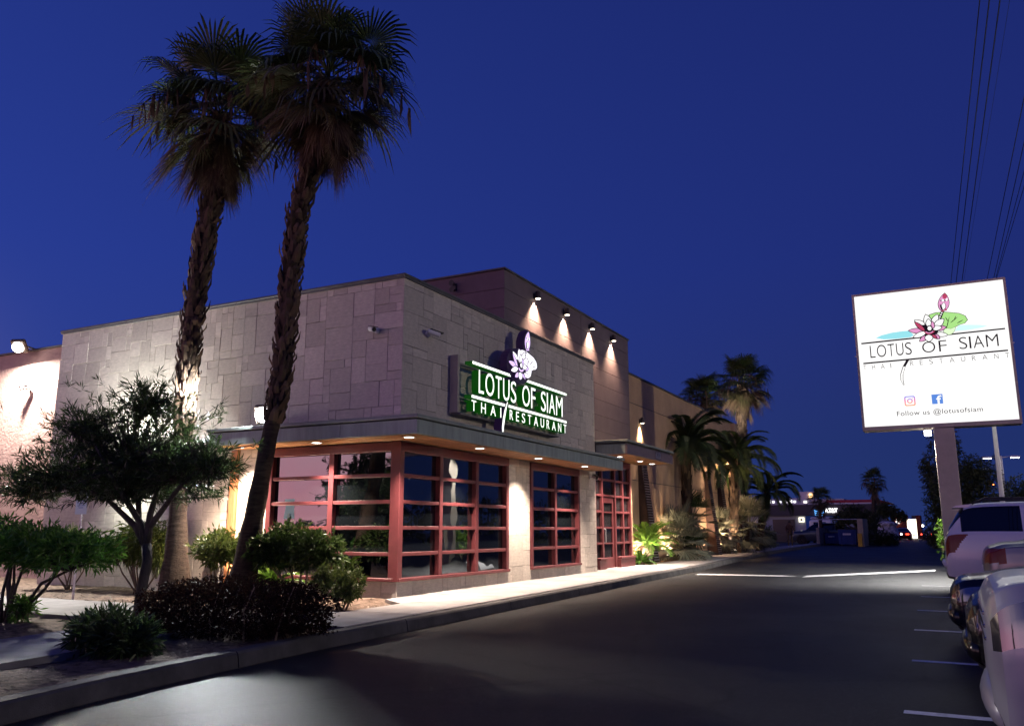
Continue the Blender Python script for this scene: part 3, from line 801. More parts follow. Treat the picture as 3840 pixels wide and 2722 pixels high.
# ------------------------------------------------------------------ channel letter sign on the stone wall
SX = XA + .40      # front of the letters
M['face_white'] = emit('sign_face_white', (.97, 1, .93), 1.7)
M['petal_white'] = emit('sign_petal_white', (.97, .93, 1), 1.45)
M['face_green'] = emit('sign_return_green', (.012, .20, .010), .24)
M['face_lilac'] = emit('sign_face_lilac', (.76, .55, .97), 1.25)
M['dark_violet'] = emit('sign_back_violet', (.09, .03, .20), .09)
M['signbox'] = mat('sign_backer_paint', (.20, .185, .18), .6, .4, var=.1)
lt = thing('wall_sign', 'lit channel letter sign with lotus emblem on the stone wall', 'sign', (XA, 13.5, 3.5))
LO = Vector((XA, 13.5, 3.5))
def lpart(me, name, parent=None):
    me.transform(Matrix.Translation(-LO)); return link(name, me, parent or lt)
lpart(MB().box(XA + .012, XA + .19, 13.42, 13.50, 3.50, 4.62).mesh('bracket', M['signgrey']), 'mounting_bracket')
lpart(MB().box(XA + .012, XA + .19, 17.92, 18.0, 3.50, 4.55).mesh('bracket', M['signgrey']), 'mounting_bracket')
lpart(MB().box(XA + .10, XA + .16, 13.51, 17.9, 4.40, 4.46).box(XA + .10, XA + .16, 13.51, 17.9, 3.74, 3.80).box(XA + .02, XA + .24, 13.46, 14.9, 3.465, 3.495).box(XA + .02, XA + .24, 15.05, 18.02, 3.465, 3.495).mesh('rail', M['signbox']), 'mounting_rail')
def bar(y0, y1, z0, z1):
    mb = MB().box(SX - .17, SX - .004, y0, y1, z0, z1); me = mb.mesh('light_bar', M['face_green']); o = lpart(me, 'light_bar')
    lpart(MB().box(SX - .003, SX, y0 + .004, y1 - .004, z0 + .003, z1 - .003).mesh('face', M['face_white']), 'face', o)
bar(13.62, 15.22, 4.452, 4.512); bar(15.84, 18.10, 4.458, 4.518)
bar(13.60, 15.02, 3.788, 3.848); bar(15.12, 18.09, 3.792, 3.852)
def letters(s, spans, z0, z1, off):
    for ch, (a, c) in zip(s, spans):
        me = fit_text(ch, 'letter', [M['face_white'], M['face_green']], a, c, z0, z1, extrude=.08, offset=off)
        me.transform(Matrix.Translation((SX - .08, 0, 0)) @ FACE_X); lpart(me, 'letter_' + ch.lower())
def layout(s, y0, y1, gaps=.25, wide={}):
    base = {'L': .62, 'O': 1.1, 'T': .78, 'U': .86, 'S': .74, 'F': .66, 'I': .17, 'A': .98, 'M': 1.12, 'H': .82, 'R': .74, 'E': .64, 'N': .84, ' ': .5}
    tot = sum(base[c] for c in s) + gaps * (len(s) - 1); k = (y1 - y0) / tot; p = y0; out = []
    for c in s:
        w = base[c] * k
        if c != ' ': out.append((p, p + w))
        p += w + gaps * k
    return out
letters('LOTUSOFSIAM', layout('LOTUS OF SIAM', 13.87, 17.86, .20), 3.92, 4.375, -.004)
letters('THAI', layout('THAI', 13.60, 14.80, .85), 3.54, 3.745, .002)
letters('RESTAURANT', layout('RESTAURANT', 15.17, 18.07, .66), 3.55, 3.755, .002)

LEAF = [(-0.073, 7.503), (0.121, 7.547), (0.331, 7.539), (0.535, 7.497), (0.697, 7.458), (0.843, 7.369), (0.892, 7.243), (0.812, 7.157), (0.666, 7.126), (0.557, 7.067), (0.451, 7.031), (0.345, 7.014), (0.256, 7.173), (0.156, 7.233), (-0.006, 7.3)]
LEAF2 = [(0.288, 7.073), (0.45, 7.026), (0.579, 7.076), (0.536, 6.949), (0.468, 6.88), (0.351, 6.85), (0.253, 6.909)]
WATER_L = [(-1.563, 6.97), (-1.391, 7.038), (-1.101, 7.086), (-0.816, 7.099), (-0.643, 7.092), (-0.527, 6.945), (-0.617, 6.894), (-1.008, 6.886), (-1.358, 6.906)]
WATER_R = [(0.665, 7.114), (0.909, 7.098), (1.209, 7.059), (1.388, 7.006), (1.2, 6.97), (0.894, 6.945), (0.546, 6.943), (0.596, 7.038)]
PETALS = [('pink', (-0.654, 7.093), (-0.252, 7.036), 0.131), ('white', (-0.543, 6.878), (-0.202, 6.995), 0.131), ('white', (-0.468, 7.383), (-0.203, 7.225), 0.106), ('red', (-0.47, 7.334), (-0.231, 7.034), 0.098), ('white', (-0.161, 7.518), (-0.094, 7.14), 0.187), ('white', (0.147, 7.481), (-0.004, 7.203), 0.153), ('white', (0.291, 7.331), (0.042, 7.125), 0.17), ('pink', (0.327, 7.088), (0.077, 7.048), 0.123), ('white', (0.351, 6.85), (0.064, 6.905), 0.11), ('pink', (-0.384, 6.74), (-0.181, 6.871), 0.117), ('pink', (0.135, 6.765), (-0.0, 6.888), 0.106), ('white', (0.217, 7.086), (-0.025, 7.084), 0.131), ('white', (-0.105, 7.372), (-0.109, 7.142), 0.131), ('pink', (-0.007, 7.288), (-0.004, 7.082), 0.076), ('red', (0.062, 6.781), (-0.042, 6.892), 0.064), ('white', (-0.147, 6.706), (-0.134, 6.902), 0.191)]
def petal(tip, base, w, grow=0.0, n=9):
    t, b_ = np.array(tip), np.array(base); d = t - b_; L = np.hypot(*d); d = d / L; p = np.array((-d[1], d[0]))
    b_ = b_ - d * grow; L = L + 2.2 * grow; w = w / 2 + grow; side = []
    for i in range(n):
        s = i / (n - 1); h = w * (math.sin(math.pi * min(1, s ** .85)) ** .75 if 0 < s < 1 else 0)
        side.append((s, h))
    up = [tuple(b_ + d * L * s + p * h) for s, h in side]; dn = [tuple(b_ + d * L * s - p * h) for s, h in side[1:-1]]
    return up + dn[::-1]
def ellipse(c, rx, ry, n=20): return [(c[0] + rx * math.cos(2 * math.pi * k / n), c[1] + ry * math.sin(2 * math.pi * k / n)) for k in range(n)]
def ring_poly(c, rx, ry, w, a0, a1, n=14):
    o = [(c[0] + rx * math.cos(a), c[1] + ry * math.sin(a)) for a in np.linspace(a0, a1, n)]
    i = [(c[0] + (rx - w) * math.cos(a), c[1] + (ry - w) * math.sin(a)) for a in np.linspace(a1, a0, n)]
    return o + i
BUD = petal((.392, 8.103), (.292, 7.56), .28)
def lotus_layers():
    """(colour, polygon) from back to front"""
    out = [('ink', [(x + (x - .4) * .035, z + (z - 7.27) * .06) for x, z in LEAF]), ('green', LEAF), ('ink', [(x + (x - .42) * .08, z + (z - 6.96) * .1) for x, z in LEAF2]), ('pale', LEAF2)]
    for a, c in (((.33, 7.02), (.45, 7.40)), ((.45, 7.2), (.66, 7.36)), ((.56, 7.28), (.62, 7.40)), ((.62, 7.17), (.80, 7.26)), ((.40, 7.25), (.34, 7.40))):
        out.append(('ink', petal(c, a, .022)))
    st = [(.292, 7.60), (.20, 7.42), (.16, 7.33)]
    out.append(('ink', [(.25, 7.60), (.335, 7.585), (.225, 7.33), (.13, 7.35)]))
    for q in ((.262, 7.53), (.235, 7.475), (.205, 7.415), (.178, 7.36)): out.append(('white', ellipse(q, .022, .02, 10)))
    out += [('ink', petal((.397, 8.125), (.285, 7.54), .31)), ('pink', BUD), ('red', petal((.392, 8.103), (.372, 7.93), .12)),
            ('ink', petal((.49, 7.88), (.235, 7.90), .05)), ('white', petal((.30, 7.93), (.345, 7.86), .07)), ('white', petal((.435, 7.95), (.41, 7.86), .06)),
            ('ink', petal((.345, 7.84), (.305, 7.60), .13)), ('white', petal((.343, 7.825), (.308, 7.62), .10)), ('ink', petal((.24, 7.80), (.285, 7.58), .05)), ('red', petal((.40, 7.575), (.345, 7.64), .05)), ('red', [(.27, 7.60), (.32, 7.595), (.305, 7.555), (.262, 7.565)])]
    out.append(('ink', ellipse((-.10, 7.06), .24, .22)))
    for c, t, b_, w in PETALS:
        out.append(('ink', petal(t, b_, w, .022))); out.append((c, petal(t, b_, w)))
    out += [('ink', ellipse((-.098, 7.092), .085, .095)), ('white', ellipse((-.098, 7.092), .052, .062)),
            ('red', ring_poly((-.11, 7.04), .15, .12, .03, R(200), R(340))), ('pink', ring_poly((-.11, 7.03), .11, .085, .025, R(200), R(340)))]
    return out
# emblem on the wall: dark backing box, glowing petals in front
sy, sz = 1.42 / 1.546, .72 / .79
fy = lambda x: 15.06 + (x + .654) * sy
fz = lambda z: 4.43 + (z - 6.70) * .83
em = lpart(MB().prism([(fy(x), fz(z)) for x, z in ellipse((-.08, 7.08), .60, .46, 26)], SX - .17, SX + .002, 'x')
           .prism([(fy(x + .01), fz(z)) for x, z in [(.10, 7.6)] + [(x * 1.06 - .02, z + (z - 7.25) * .10) for x, z in LEAF[1:12]] + [(.1, 7.1)]], SX - .17, SX + .001, 'x')
           .prism([(fy(x), fz(z)) for x, z in petal((.40, 8.15), (.26, 7.45), .36, .01)], SX - .17, SX + .0015, 'x').mesh('emblem', M['dark_violet']), 'lotus_emblem')
lay = 0
for c, poly in lotus_layers():
    lay += 1
    m_ = M['dark_violet'] if c == 'ink' else (M['petal_white'] if c in ('white', 'green', 'pale') else M['face_lilac'])
    h = SX + .004 + lay * .0011
    mb = MB(); mb.add([(h, fy(x), fz(z)) for x, z in poly], [tuple(range(len(poly)))])
    lpart(mb.mesh('petal', m_, fix=False), 'outline' if c == 'ink' else 'petal', em)
# stem
pts = [(15.06, 3.90), (14.97, 3.72), (14.90, 3.52), (14.86, 3.34), (14.86, 3.16)]; wd = [.012, .035, .042, .035, .012]
poly = [(y - w, z) for (y, z), w in zip(pts, wd)] + [(y + w, z) for (y, z), w in list(zip(pts, wd))[::-1]]
out = [(y - w - .035, z) for (y, z), w in zip(pts, wd)] + [(y + w + .02, z) for (y, z), w in list(zip(pts, wd))[::-1]]
st = lpart(MB().prism(out, SX - .17, SX + .003, 'x').mesh('stem', M['dark_violet']), 'stem')
mb = MB(); mb.add([(SX + .006, y, z) for y, z in poly], [tuple(range(len(poly)))]); lpart(mb.mesh('face', M['face_white'], fix=False), 'face', st)

# ------------------------------------------------------------------ pole sign
PS = thing('pole_sign', 'large backlit white sign cabinet with lotus emblem on a thick grey pole', 'sign', (-.02, 26.95, gz(27)))
PO = Vector((-.02, 26.95, gz(27)))
def ppart(me, name, parent=None):
    me.transform(Matrix.Translation(-PO)); return link(name, me, parent or PS)
FY = 26.70
M['panel'] = emit('sign_panel_white', (1, .99, .97), 1.10)
ppart(MB().box(-.27, .27, 26.72, 27.22, .0, 4.18, b=.012).mesh('pole', M['signgrey']), 'pole')
cab = ppart(MB().box(-2.14, 1.95, FY + .03, 27.28, 4.19, 8.38, b=.012).mesh('cabinet', M['signgrey']), 'cabinet')
fw = .065
ppart(MB().box(-2.14, 1.95, FY, FY + .028, 8.315, 8.38).box(-2.14, 1.95, FY, FY + .028, 4.19, 4.305).box(-2.14, -2.075, FY, FY + .028, 4.306, 8.314).box(1.885, 1.95, FY, FY + .028, 4.306, 8.314).mesh('frame', M['signgrey']), 'frame', cab)
ppart(MB().box(-2.073, 1.883, FY + .015, FY + .027, 4.307, 8.313).mesh('front_panel', M['panel']), 'front_panel')
ppart(MB().box(-2.073, 1.883, 27.282, 27.295, 4.307, 8.313).mesh('rear_panel', M['panel']), 'rear_panel')
for x in (-2.16, 1.952): ppart(MB().box(x, x + .01, FY + .1, FY + .35, 6.13, 6.16).box(x - .02, x + .03, FY - .004, FY + .05, 6.45, 6.475).mesh('bolt', M['white']), 'seam_bolt')
INK = mat('sign_vinyl_black', (.01, .01, .012), .5, .4)
SGN = {'ink': INK, 'white': M['panel'], 'pink': emit('vinyl_pink', (.82, .34, .62), 1.0), 'red': emit('vinyl_crimson', (.55, .06, .14), .9), 'green': emit('vinyl_green', (.42, .80, .25), 1.0), 'pale': emit('vinyl_pale_green', (.72, .92, .58), 1.1),
       'cyan': emit('vinyl_cyan', (.32, .80, .88), 1.0), 'pale_cyan': emit('vinyl_pale_cyan', (.62, .92, .95), 1.1), 'grey': mat('vinyl_grey', (.05, .05, .05), .5, .4)}
lay = 0
def flat(poly, c, name, parent=None):
    global lay
    lay += 1; h = FY + .0135 - lay * .0009
    mb = MB(); mb.add([(x, h, z) for x, z in poly], [tuple(range(len(poly)))])
    return ppart(mb.mesh(name, SGN[c] if isinstance(c, str) else c, fix=False), name, parent)
wat = flat(WATER_L, 'cyan', 'water'); flat(WATER_R, 'pale_cyan', 'water')
flat([(-1.978, 6.815), (1.80, 6.862), (1.80, 6.905), (-1.978, 6.862)], 'ink', 'rule'); flat([(-1.968, 6.20), (1.81, 6.233), (1.81, 6.278), (-1.968, 6.247)], 'ink', 'rule')
emb = None
for c, poly in lotus_layers():
    o = flat(poly, c, 'petal' if c != 'ink' else 'outline', emb)
    if emb is None:
        emb = o; o.name = 'lotus_emblem'
pts = [(-.75, 6.21), (-.86, 6.03), (-.945, 5.80), (-.955, 5.62), (-.919, 5.47)]; wd = [.03, .028, .028, .025, .004]
flat([(x - w - .012, z) for (x, z), w in zip(pts, wd)] + [(x + w + .012, z) for (x, z), w in list(zip(pts, wd))[::-1]], 'ink', 'stem')
flat([(x - w + .003, z - .01) for (x, z), w in zip(pts[1:], wd[1:])] + [(x + w - .003, z - .01) for (x, z), w in list(zip(pts[1:], wd[1:]))[::-1]], 'white', 'stem')
def sign_text(body, x0, x1, z0, z1, c, off, name, sp=1.0):
    global lay
    lay += 1
    me = fit_text(body, name, [SGN[c]], x0, x1, z0, z1, offset=off, spacing=sp)
    me.transform(Matrix.Translation((0, FY + .0135 - lay * .0009, 0)) @ FACE_Y)
    return ppart(me, name)
for s, y0, y1, z0, z1, gaps, off in [('LOTUS', -1.75, -.62, 6.365, 6.735, .2, -.012), ('OF', -.34, .30, 6.375, 6.70, .3, -.012), ('SIAM', .62, 1.60, 6.39, 6.74, .2, -.012)]:
    for ch, (a, c) in zip(s, layout(s, y0, y1, gaps)): sign_text(ch, a, c, z0, z1, 'ink', -.010, 'letter_' + ch.lower())
for s, y0, y1, z0, z1, g_ in [('THAI', -1.97, -1.21, 6.01, 6.155, 1.6), ('RESTAURANT', -.70, 1.82, 6.03, 6.175, 1.35)]:
    for ch, (a, c) in zip(s, layout(s, y0, y1, g_)): sign_text(ch, a, c, z0, z1, 'grey', -.014, 'letter_' + ch.lower())
sign_text('Follow us @lotusofsiam', -1.17, 1.03, 4.53, 4.715, 'grey', .0, 'lettering', 1.08)
# social icons
def rrect(cx_, cz_, h, r, n=5):
    o = []
    for (sx, sz_, a0) in ((1, 1, 0), (-1, 1, 90), (-1, -1, 180), (1, -1, 270)):
        for k in range(n + 1):
            a = R(a0 + 90 * k / n); o.append((cx_ + sx * (h - r) + r * math.cos(a), cz_ + sz_ * (h - r) + r * math.sin(a)))
    return o
def grad_mat():
    m, n, l, b_ = new_mat('vinyl_sunset_gradient'); tc = n.new('ShaderNodeTexCoord'); sp = n.new('ShaderNodeSeparateXYZ'); l.new(tc.outputs['Generated'], sp.inputs[0])
    r = n.new('ShaderNodeValToRGB'); l.new(sp.outputs['Z'], r.inputs[0]); r.color_ramp.elements[0].color = (1, .45, .2, 1); r.color_ramp.elements[1].color = (.25, .35, .95, 1)
    e_ = r.color_ramp.elements.new(.55); e_.color = (.9, .16, .42, 1)
    b_.inputs['Base Color'].default_value = (0, 0, 0, 1); l.new(r.outputs[0], b_.inputs['Emission Color']); b_.inputs['Emission Strength'].default_value = 1.0; return m
gm = grad_mat()
ic = flat(rrect(-.797, 4.99, .145, .05), gm, 'camera_icon'); flat(rrect(-.797, 4.99, .112, .035), 'white', 'icon_inner', ic); flat(ellipse((-.797, 4.99), .075, .075), gm, 'icon_ring', ic); flat(ellipse((-.797, 4.99), .045, .045), 'white', 'icon_centre', ic); flat(ellipse((-.725, 5.06), .014, .014, 10), gm, 'icon_dot', ic)
flat([(-.225, 4.855), (.06, 4.855), (.06, 5.135), (-.225, 5.135)], emit('vinyl_blue', (.10, .26, .75), 1.0), 'letter_icon'); sign_text('f', -.11, .03, 4.855, 5.10, 'white', .02, 'icon_letter')
# lamp under the cabinet
ul = thing('under_sign_lamp', 'small bright lamp box hung under the pole sign', 'lamp', (-.42, 26.9, 4.19))
MB().box(-.10, .10, -.12, .12, -.05, -.001, b=.01).build('housing', M['signgrey'], ul)
MB().box(-.09, .09, -.11, .11, -.21, -.052, b=.02).build('lens', emit('lamp_lens_white', (1, 1, .98), 9), ul)
spot(ul, (0, -.02, -.25), (-.9, -.2, -4), 3200, 128, .35, (1, .97, .92), .12)
for zc in ():
    pass
# ------------------------------------------------------------------ vegetation helpers
def nrm(v): return v / np.maximum(np.linalg.norm(v, axis=-1, keepdims=True), 1e-9)
def leaf_mesh(name, P, Dv, L, W, material, droop=.12, fold=.25, seed=0):
    """many narrow leaves: base P, direction Dv (n,3), length L (n), width W (n). each leaf = 2 quads folded on the midrib"""
    rg = np.random.default_rng(seed); n = len(P); Dv = nrm(Dv)
    side = nrm(np.cross(Dv, rg.normal(size=(n, 3)))); up = np.cross(side, Dv)
    L = np.broadcast_to(L, n)[:, None]; W = np.broadcast_to(W, n)[:, None]
    mid = P + Dv * L * .5 - np.array([0, 0, 1]) * L * droop * .3
    tip = P + Dv * L - np.array([0, 0, 1]) * L * droop
    lf = mid + side * W * .5 + up * W * fold; rt = mid - side * W * .5 + up * W * fold
    V = np.stack([P, lf, tip, rt], 1).reshape(-1, 3)
    me = bpy.data.meshes.new(name)
    me.vertices.add(n * 4); me.vertices.foreach_set('co', V.astype(np.float32).ravel())
    idx = (np.arange(n)[:, None] * 4 + np.array([0, 1, 2, 0, 2, 3])).astype(np.int32)
    me.loops.add(n * 6); me.loops.foreach_set('vertex_index', idx.ravel())
    me.polygons.add(n * 2); me.polygons.foreach_set('loop_start', np.arange(n * 2, dtype=np.int32) * 3)
    me.polygons.foreach_set('loop_total', np.full(n * 2, 3, np.int32))
    me.materials.append(material); me.update(calc_edges=True); me.validate(); return me

def whorls(C_, axis, k, L, W, spread=.9, rg=None):
    """k leaves round each twig end"""
    n = len(C_); P = np.repeat(C_, k, 0); A = np.repeat(nrm(axis), k, 0)
    D_ = nrm(A * 1.0 + rg.normal(size=(n * k, 3)) * spread)
    P = P - A * (rg.random((n * k, 1)) * L * .9)
    return P, D_, L * (.6 + .6 * rg.random(n * k)), W * (.7 + .5 * rg.random(n * k))

def blob_points(n, c, r, rg, shell=.55, flat_bottom=-1.0, lumps=0.25):
    """points through an uneven ellipsoid, denser to the outside"""
    out = []
    c = np.array(c); r = np.array(r)
    while len(out) < n:
        d = nrm(rg.normal(size=(1, 3)))[0]
        if d[2] < flat_bottom: continue
        lump = 1 + lumps * mnoise.noise(Vector(d * 2.3 + c * .7)) + lumps * .6 * mnoise.noise(Vector(d * 5 + c))
        t = shell + (1 - shell) * rg.random() ** .6 if rg.random() < .8 else rg.random() * shell
        out.append(np.concatenate([c + d * r * t * lump, d]))
    o = np.array(out); return o[:, :3], o[:, 3:]

def shrub(name, label, cat, base, blobs, material, leaf, n_tw, k=7, stems=5, stem_r=.02, seed=1, spread=.9, group=None, lumps=.25, stem_mat='twig', droop=.12, shell=.5, flat=-1.):
    """blobs: [(centre, radii)] world; leaf=(length,width)"""
    rg = np.random.default_rng(seed)
    t = thing(name, label, cat, base, group); B = np.array(base)
    vol = np.array([r[0] * r[1] * r[2] for c, r in blobs]); share = vol ** (2 / 3) / (vol ** (2 / 3)).sum()
    Ps, Ds = [], []
    sb = MB()
    for (c, r), s in zip(blobs, share):
        p, d = blob_points(max(6, int(n_tw * s)), c, r, rg, shell, flat, lumps)
        Ps.append(p); Ds.append(d)
        for q in p[rg.choice(len(p), min(len(p), max(3, int(70 * s))), replace=False)]:
            m_ = np.array(c) * .6 + q * .4 - np.array([0, 0, r[2] * .3])
            sb.tube([np.array(c) - np.array([0, 0, r[2] * .55]) - B, m_ - B, q - B], [stem_r * .45, stem_r * .3, stem_r * .12], 4, False)
    for i in range(stems):
        c, r = blobs[i % len(blobs)]; a = rg.random() * 6.28
        b0 = np.array(base) + np.array([math.cos(a), math.sin(a), 0]) * .10 * rg.random()
        e_ = np.array(c) + np.array([math.cos(a) * r[0] * .4, math.sin(a) * r[1] * .4, -r[2] * .25]); m_ = (b0 + e_) / 2 + rg.normal(size=3) * .05
        tb = MB().tube([b0 - B - np.array([0, 0, .05]), m_ - B, e_ - B], [stem_r, stem_r * .8, stem_r * .45], 7)
        tb.build('stem', M[stem_mat], t, True, fix=False)
    P = np.concatenate(Ps); Dv = np.concatenate(Ds) + np.array([0, 0, .25])
    p, d, L, W = whorls(P - B, Dv, k, leaf[0], leaf[1], spread, rg)
    f = link('foliage', leaf_mesh('foliage', p, d, L, W, material, droop, seed=seed), t)
    tw = sb.build('twigs', M[stem_mat], t, fix=False)
    return t

# ---- fan palm fronds
def fan_frond_mesh(name, elev, material, pet=.75, rad=.85, n=26, droop=.5, seed=0, spread=105, fray=.35, twist=0.0):
    """frond starting at the origin going out along +x at an elevation; z is world up"""
    rg = random.Random(seed); mb = MB()
    ce, se = math.cos(elev), math.sin(elev)
    pts = []
    for i in range(5):
        s = i / 4 * pet; sag = -.10 * (s / pet) ** 2 * pet * (1 if abs(elev) < 1.2 else .2)
        pts.append(Vector((s * ce, 0, s * se + sag)))
    mb.tube(pts, [.022, .018, .015, .013, .012], 4, False)
    hub = pts[-1]; ax = (pts[-1] - pts[-2]).normalized(); sd = Vector((0, 1, 0)); nm = ax.cross(sd).normalized()
    if nm.z < 0 and elev > -1.2: nm = -nm
    for k in range(n):
        a = R(-spread + 2 * spread * (k + .5) / n) ; da = R(spread / n) * .98
        rr = rad * (.80 + .25 * math.cos(a * .8)) * rg.uniform(.78, 1.12)
        def pt(ang, r, lift=0.0):
            d = ax * math.cos(ang) + sd * math.sin(ang) * (1 - twist)
            q = hub + d * r + nm * (.10 * r * abs(math.sin(ang)) + lift)
            w = max(0, (r / rad - .45)); q.z -= droop * w * w * rad * 1.5
            return q
        fold = .014 if k % 2 else -.0
        r1, r2 = rr * .52, rr * .80
        vs = [pt(a, .02), pt(a - da, r1 * .55), pt(a, r1 * .55, fold), pt(a + da, r1 * .55), pt(a - da * .8, r1), pt(a, r1, fold), pt(a + da * .8, r1), pt(a - da * .35, r2), pt(a + da * .35, r2), pt(a + rg.uniform(-.03, .03), rr)]
        if rg.random() < fray: vs[9] = vs[9] + Vector((0, 0, -.16 * rr)); 
        mb.add(vs, [(0, 1, 2), (0, 2, 3), (1, 4, 5, 2), (2, 5, 6, 3), (4, 7, 5), (5, 7, 8), (5, 8, 6), (7, 9, 8)])
    return mb.mesh(name, material, fix=False)
FR = {}
def fan_set(key, mats, **kw):
    if key in FR: return FR[key]
    lev = {'up': 1.15, 'high': .75, 'mid': .30, 'low': -.15, 'hang': -.75, 'skirt': -1.36}
    d = {}
    for i, (k, e_) in enumerate(lev.items()):
        m_ = mats[0] if k in ('up', 'high', 'mid') else (mats[1] if k in ('low', 'hang') else mats[2])
        d[k] = [fan_frond_mesh('frond', e_, m_, droop={'up': .45, 'high': .75, 'mid': .95, 'low': .9, 'hang': .35, 'skirt': .1}[k], seed=i * 7 + j, twist=.45 if k == 'skirt' else (.2 if k == 'hang' else 0), spread=70 if k == 'skirt' else 108, **kw) for j in range(2)]
    d['dead'] = [fan_frond_mesh('dead_frond', -.95, mats[2], droop=.2, seed=90 + j, twist=.5, spread=75, **kw) for j in range(2)]
    FR[key] = d; return d

def path_interp(pts, s):
    """pts [(x,y,z)], s in 0..1 by height"""
    P = np.array(pts); z = P[:, 2]; zz = z[0] + (z[-1] - z[0]) * s
    return np.array([np.interp(zz, z, P[:, 0]), np.interp(zz, z, P[:, 1]), zz])

def fan_palm(label, pts, r0, r1, scale, seed, boots=True, counts=None, stalks=6, bootfrom=.3, name='fan_palm', group=None, key='big', skirt_len=1.05, flare=1.5, radii=None):
    rg = random.Random(seed)
    base = Vector(pts[0]); t = thing(name, label, 'palm tree', base, group)
    n = 40; rings = []; rad = []
    def trunk_rad(s):
        if radii: return float(np.interp(s, [q[0] for q in radii], [q[1] for q in radii]))
        return (r0 + (r1 - r0) * min(1, s * 1.3)) * (1 + (flare - 1) * math.exp(-s * 26))
    for i in range(n + 1):
        s = i / n; p = path_interp(pts, s) - np.array(base)
        r = trunk_rad(s)
        rings.append(p); rad.append(r * (1 + .05 * math.sin(i * 2.1 + seed)))
    rings[0] = rings[0] - np.array([0, 0, .1])
    tr = MB().tube(rings, rad, 18).build('trunk', M['trunk'], t, True, fix=False)
    H = pts[-1][2] - pts[0][2]
    if boots:
        mb = MB(); z = bootfrom; k = 0
        step = .10 * scale / H
        while z < .985:
            p = path_interp(pts, z) - np.array(base); p2 = path_interp(pts, min(1, z + .01)) - np.array(base)
            ax = Vector(p2 - p).normalized(); r = trunk_rad(z)
            for j in range(6):
                a = j * 2 * math.pi / 6 + k * .55 + rg.uniform(-.25, .25)
                o = Vector((math.cos(a), math.sin(a), 0)); o = (o - ax * o.dot(ax)).normalized(); sd = ax.cross(o)
                L = rg.uniform(.13, .34) * scale; w = rg.uniform(.035, .085) * scale; out = rg.choice((.02, .03, .05, .06, .10)) * rg.uniform(.7, 1.2) * scale
                b0 = Vector(p) + o * (r * .93) + ax * rg.uniform(-.04, .04)
                m_ = b0 + ax * L * .55 + o * (out * .5 + .02); tp = b0 + ax * L + o * out
                vs = [b0 - sd * w, b0 + sd * w, m_ + sd * w * .75 + o * .012, m_ - sd * w * .75 + o * .012, tp - sd * w * .2, tp + sd * w * .3, b0 + o * .035, m_ + o * .04]
                mb.add(vs, [(0, 6, 7, 3), (6, 1, 2, 7), (3, 7, 4), (7, 5, 4), (7, 2, 5)])
            z += step; k += 1
        o = mb.build('leaf_bases', M['boot'], t, fix=False); tag(o, kind='stuff')
    fs = fan_set(key, (M['fan'], M['fan_old'], M['fan_dead']))
    top = Vector(pts[-1]) - base
    cnt = counts or {'up': 9, 'high': 13, 'mid': 16, 'low': 13, 'hang': 9, 'skirt': 40, 'dead': 16}
    for kk, c in cnt.items():
        for i in range(c):
            a = 2 * math.pi * (i + rg.uniform(-.3, .3)) / c + hash(kk) % 7 * 0 + {'up': .1, 'high': .7, 'mid': 1.3, 'low': .4, 'hang': 1.0, 'skirt': .2, 'dead': .9}[kk]
            me = fs[kk][rg.randrange(2)]
            if kk == 'skirt':
                off = -rg.uniform(.1, 1.0) * skirt_len; rr = r1 * .9
            else:
                off = {'up': .25, 'high': .15, 'mid': .0, 'low': -.15, 'hang': -.3, 'dead': -.1}[kk] * scale + rg.uniform(-.08, .08); rr = r1 * .5
            sc = scale * rg.uniform(.66, 1.14) * {'skirt': .66, 'hang': .80, 'low': .92}.get(kk, .96)
            o = link('dead_frond' if kk in ('skirt', 'dead') else 'frond', me, t, top + Vector((math.cos(a) * rr, math.sin(a) * rr, off)), (rg.uniform(-.25, .25), rg.uniform(-.28, .28) if kk != 'skirt' else rg.uniform(-.1, .1), a), (sc, sc, sc))
    # drooping dry flower stalks
    for i in range(stalks):
        a = 2 * math.pi * i / stalks + rg.uniform(-.3, .3); mb = MB(); L = rg.uniform(1.3, 1.75) * scale
        p = []
        for q in range(9):
            s = q / 8; p.append(Vector((math.cos(a) * L * (s - .18 * s * s), math.sin(a) * L * (s - .18 * s * s), .25 * scale + L * (.62 * s - 1.02 * s * s))))
        mb.tube(p, [.016 - .0014 * q for q in range(9)], 4, False)
        for q in range(3, 9):
            for w in range(3):
                h = rg.uniform(.25, .6) * scale; d = Vector((rg.uniform(-.06, .06), rg.uniform(-.06, .06), -h)); wv = Vector((rg.uniform(-.02, .02), rg.uniform(-.02, .02), 0)) 
                mb.add([p[q] - wv, p[q] + wv, p[q] + d * .6 + wv * .9 + Vector((rg.uniform(-.05, .05), rg.uniform(-.05, .05), 0)), p[q] + d], [(0, 1, 2), (0, 2, 3)])
        o = mb.build('dry_stalk', M['fan_dead'], t, fix=False, loc=top)
    return t

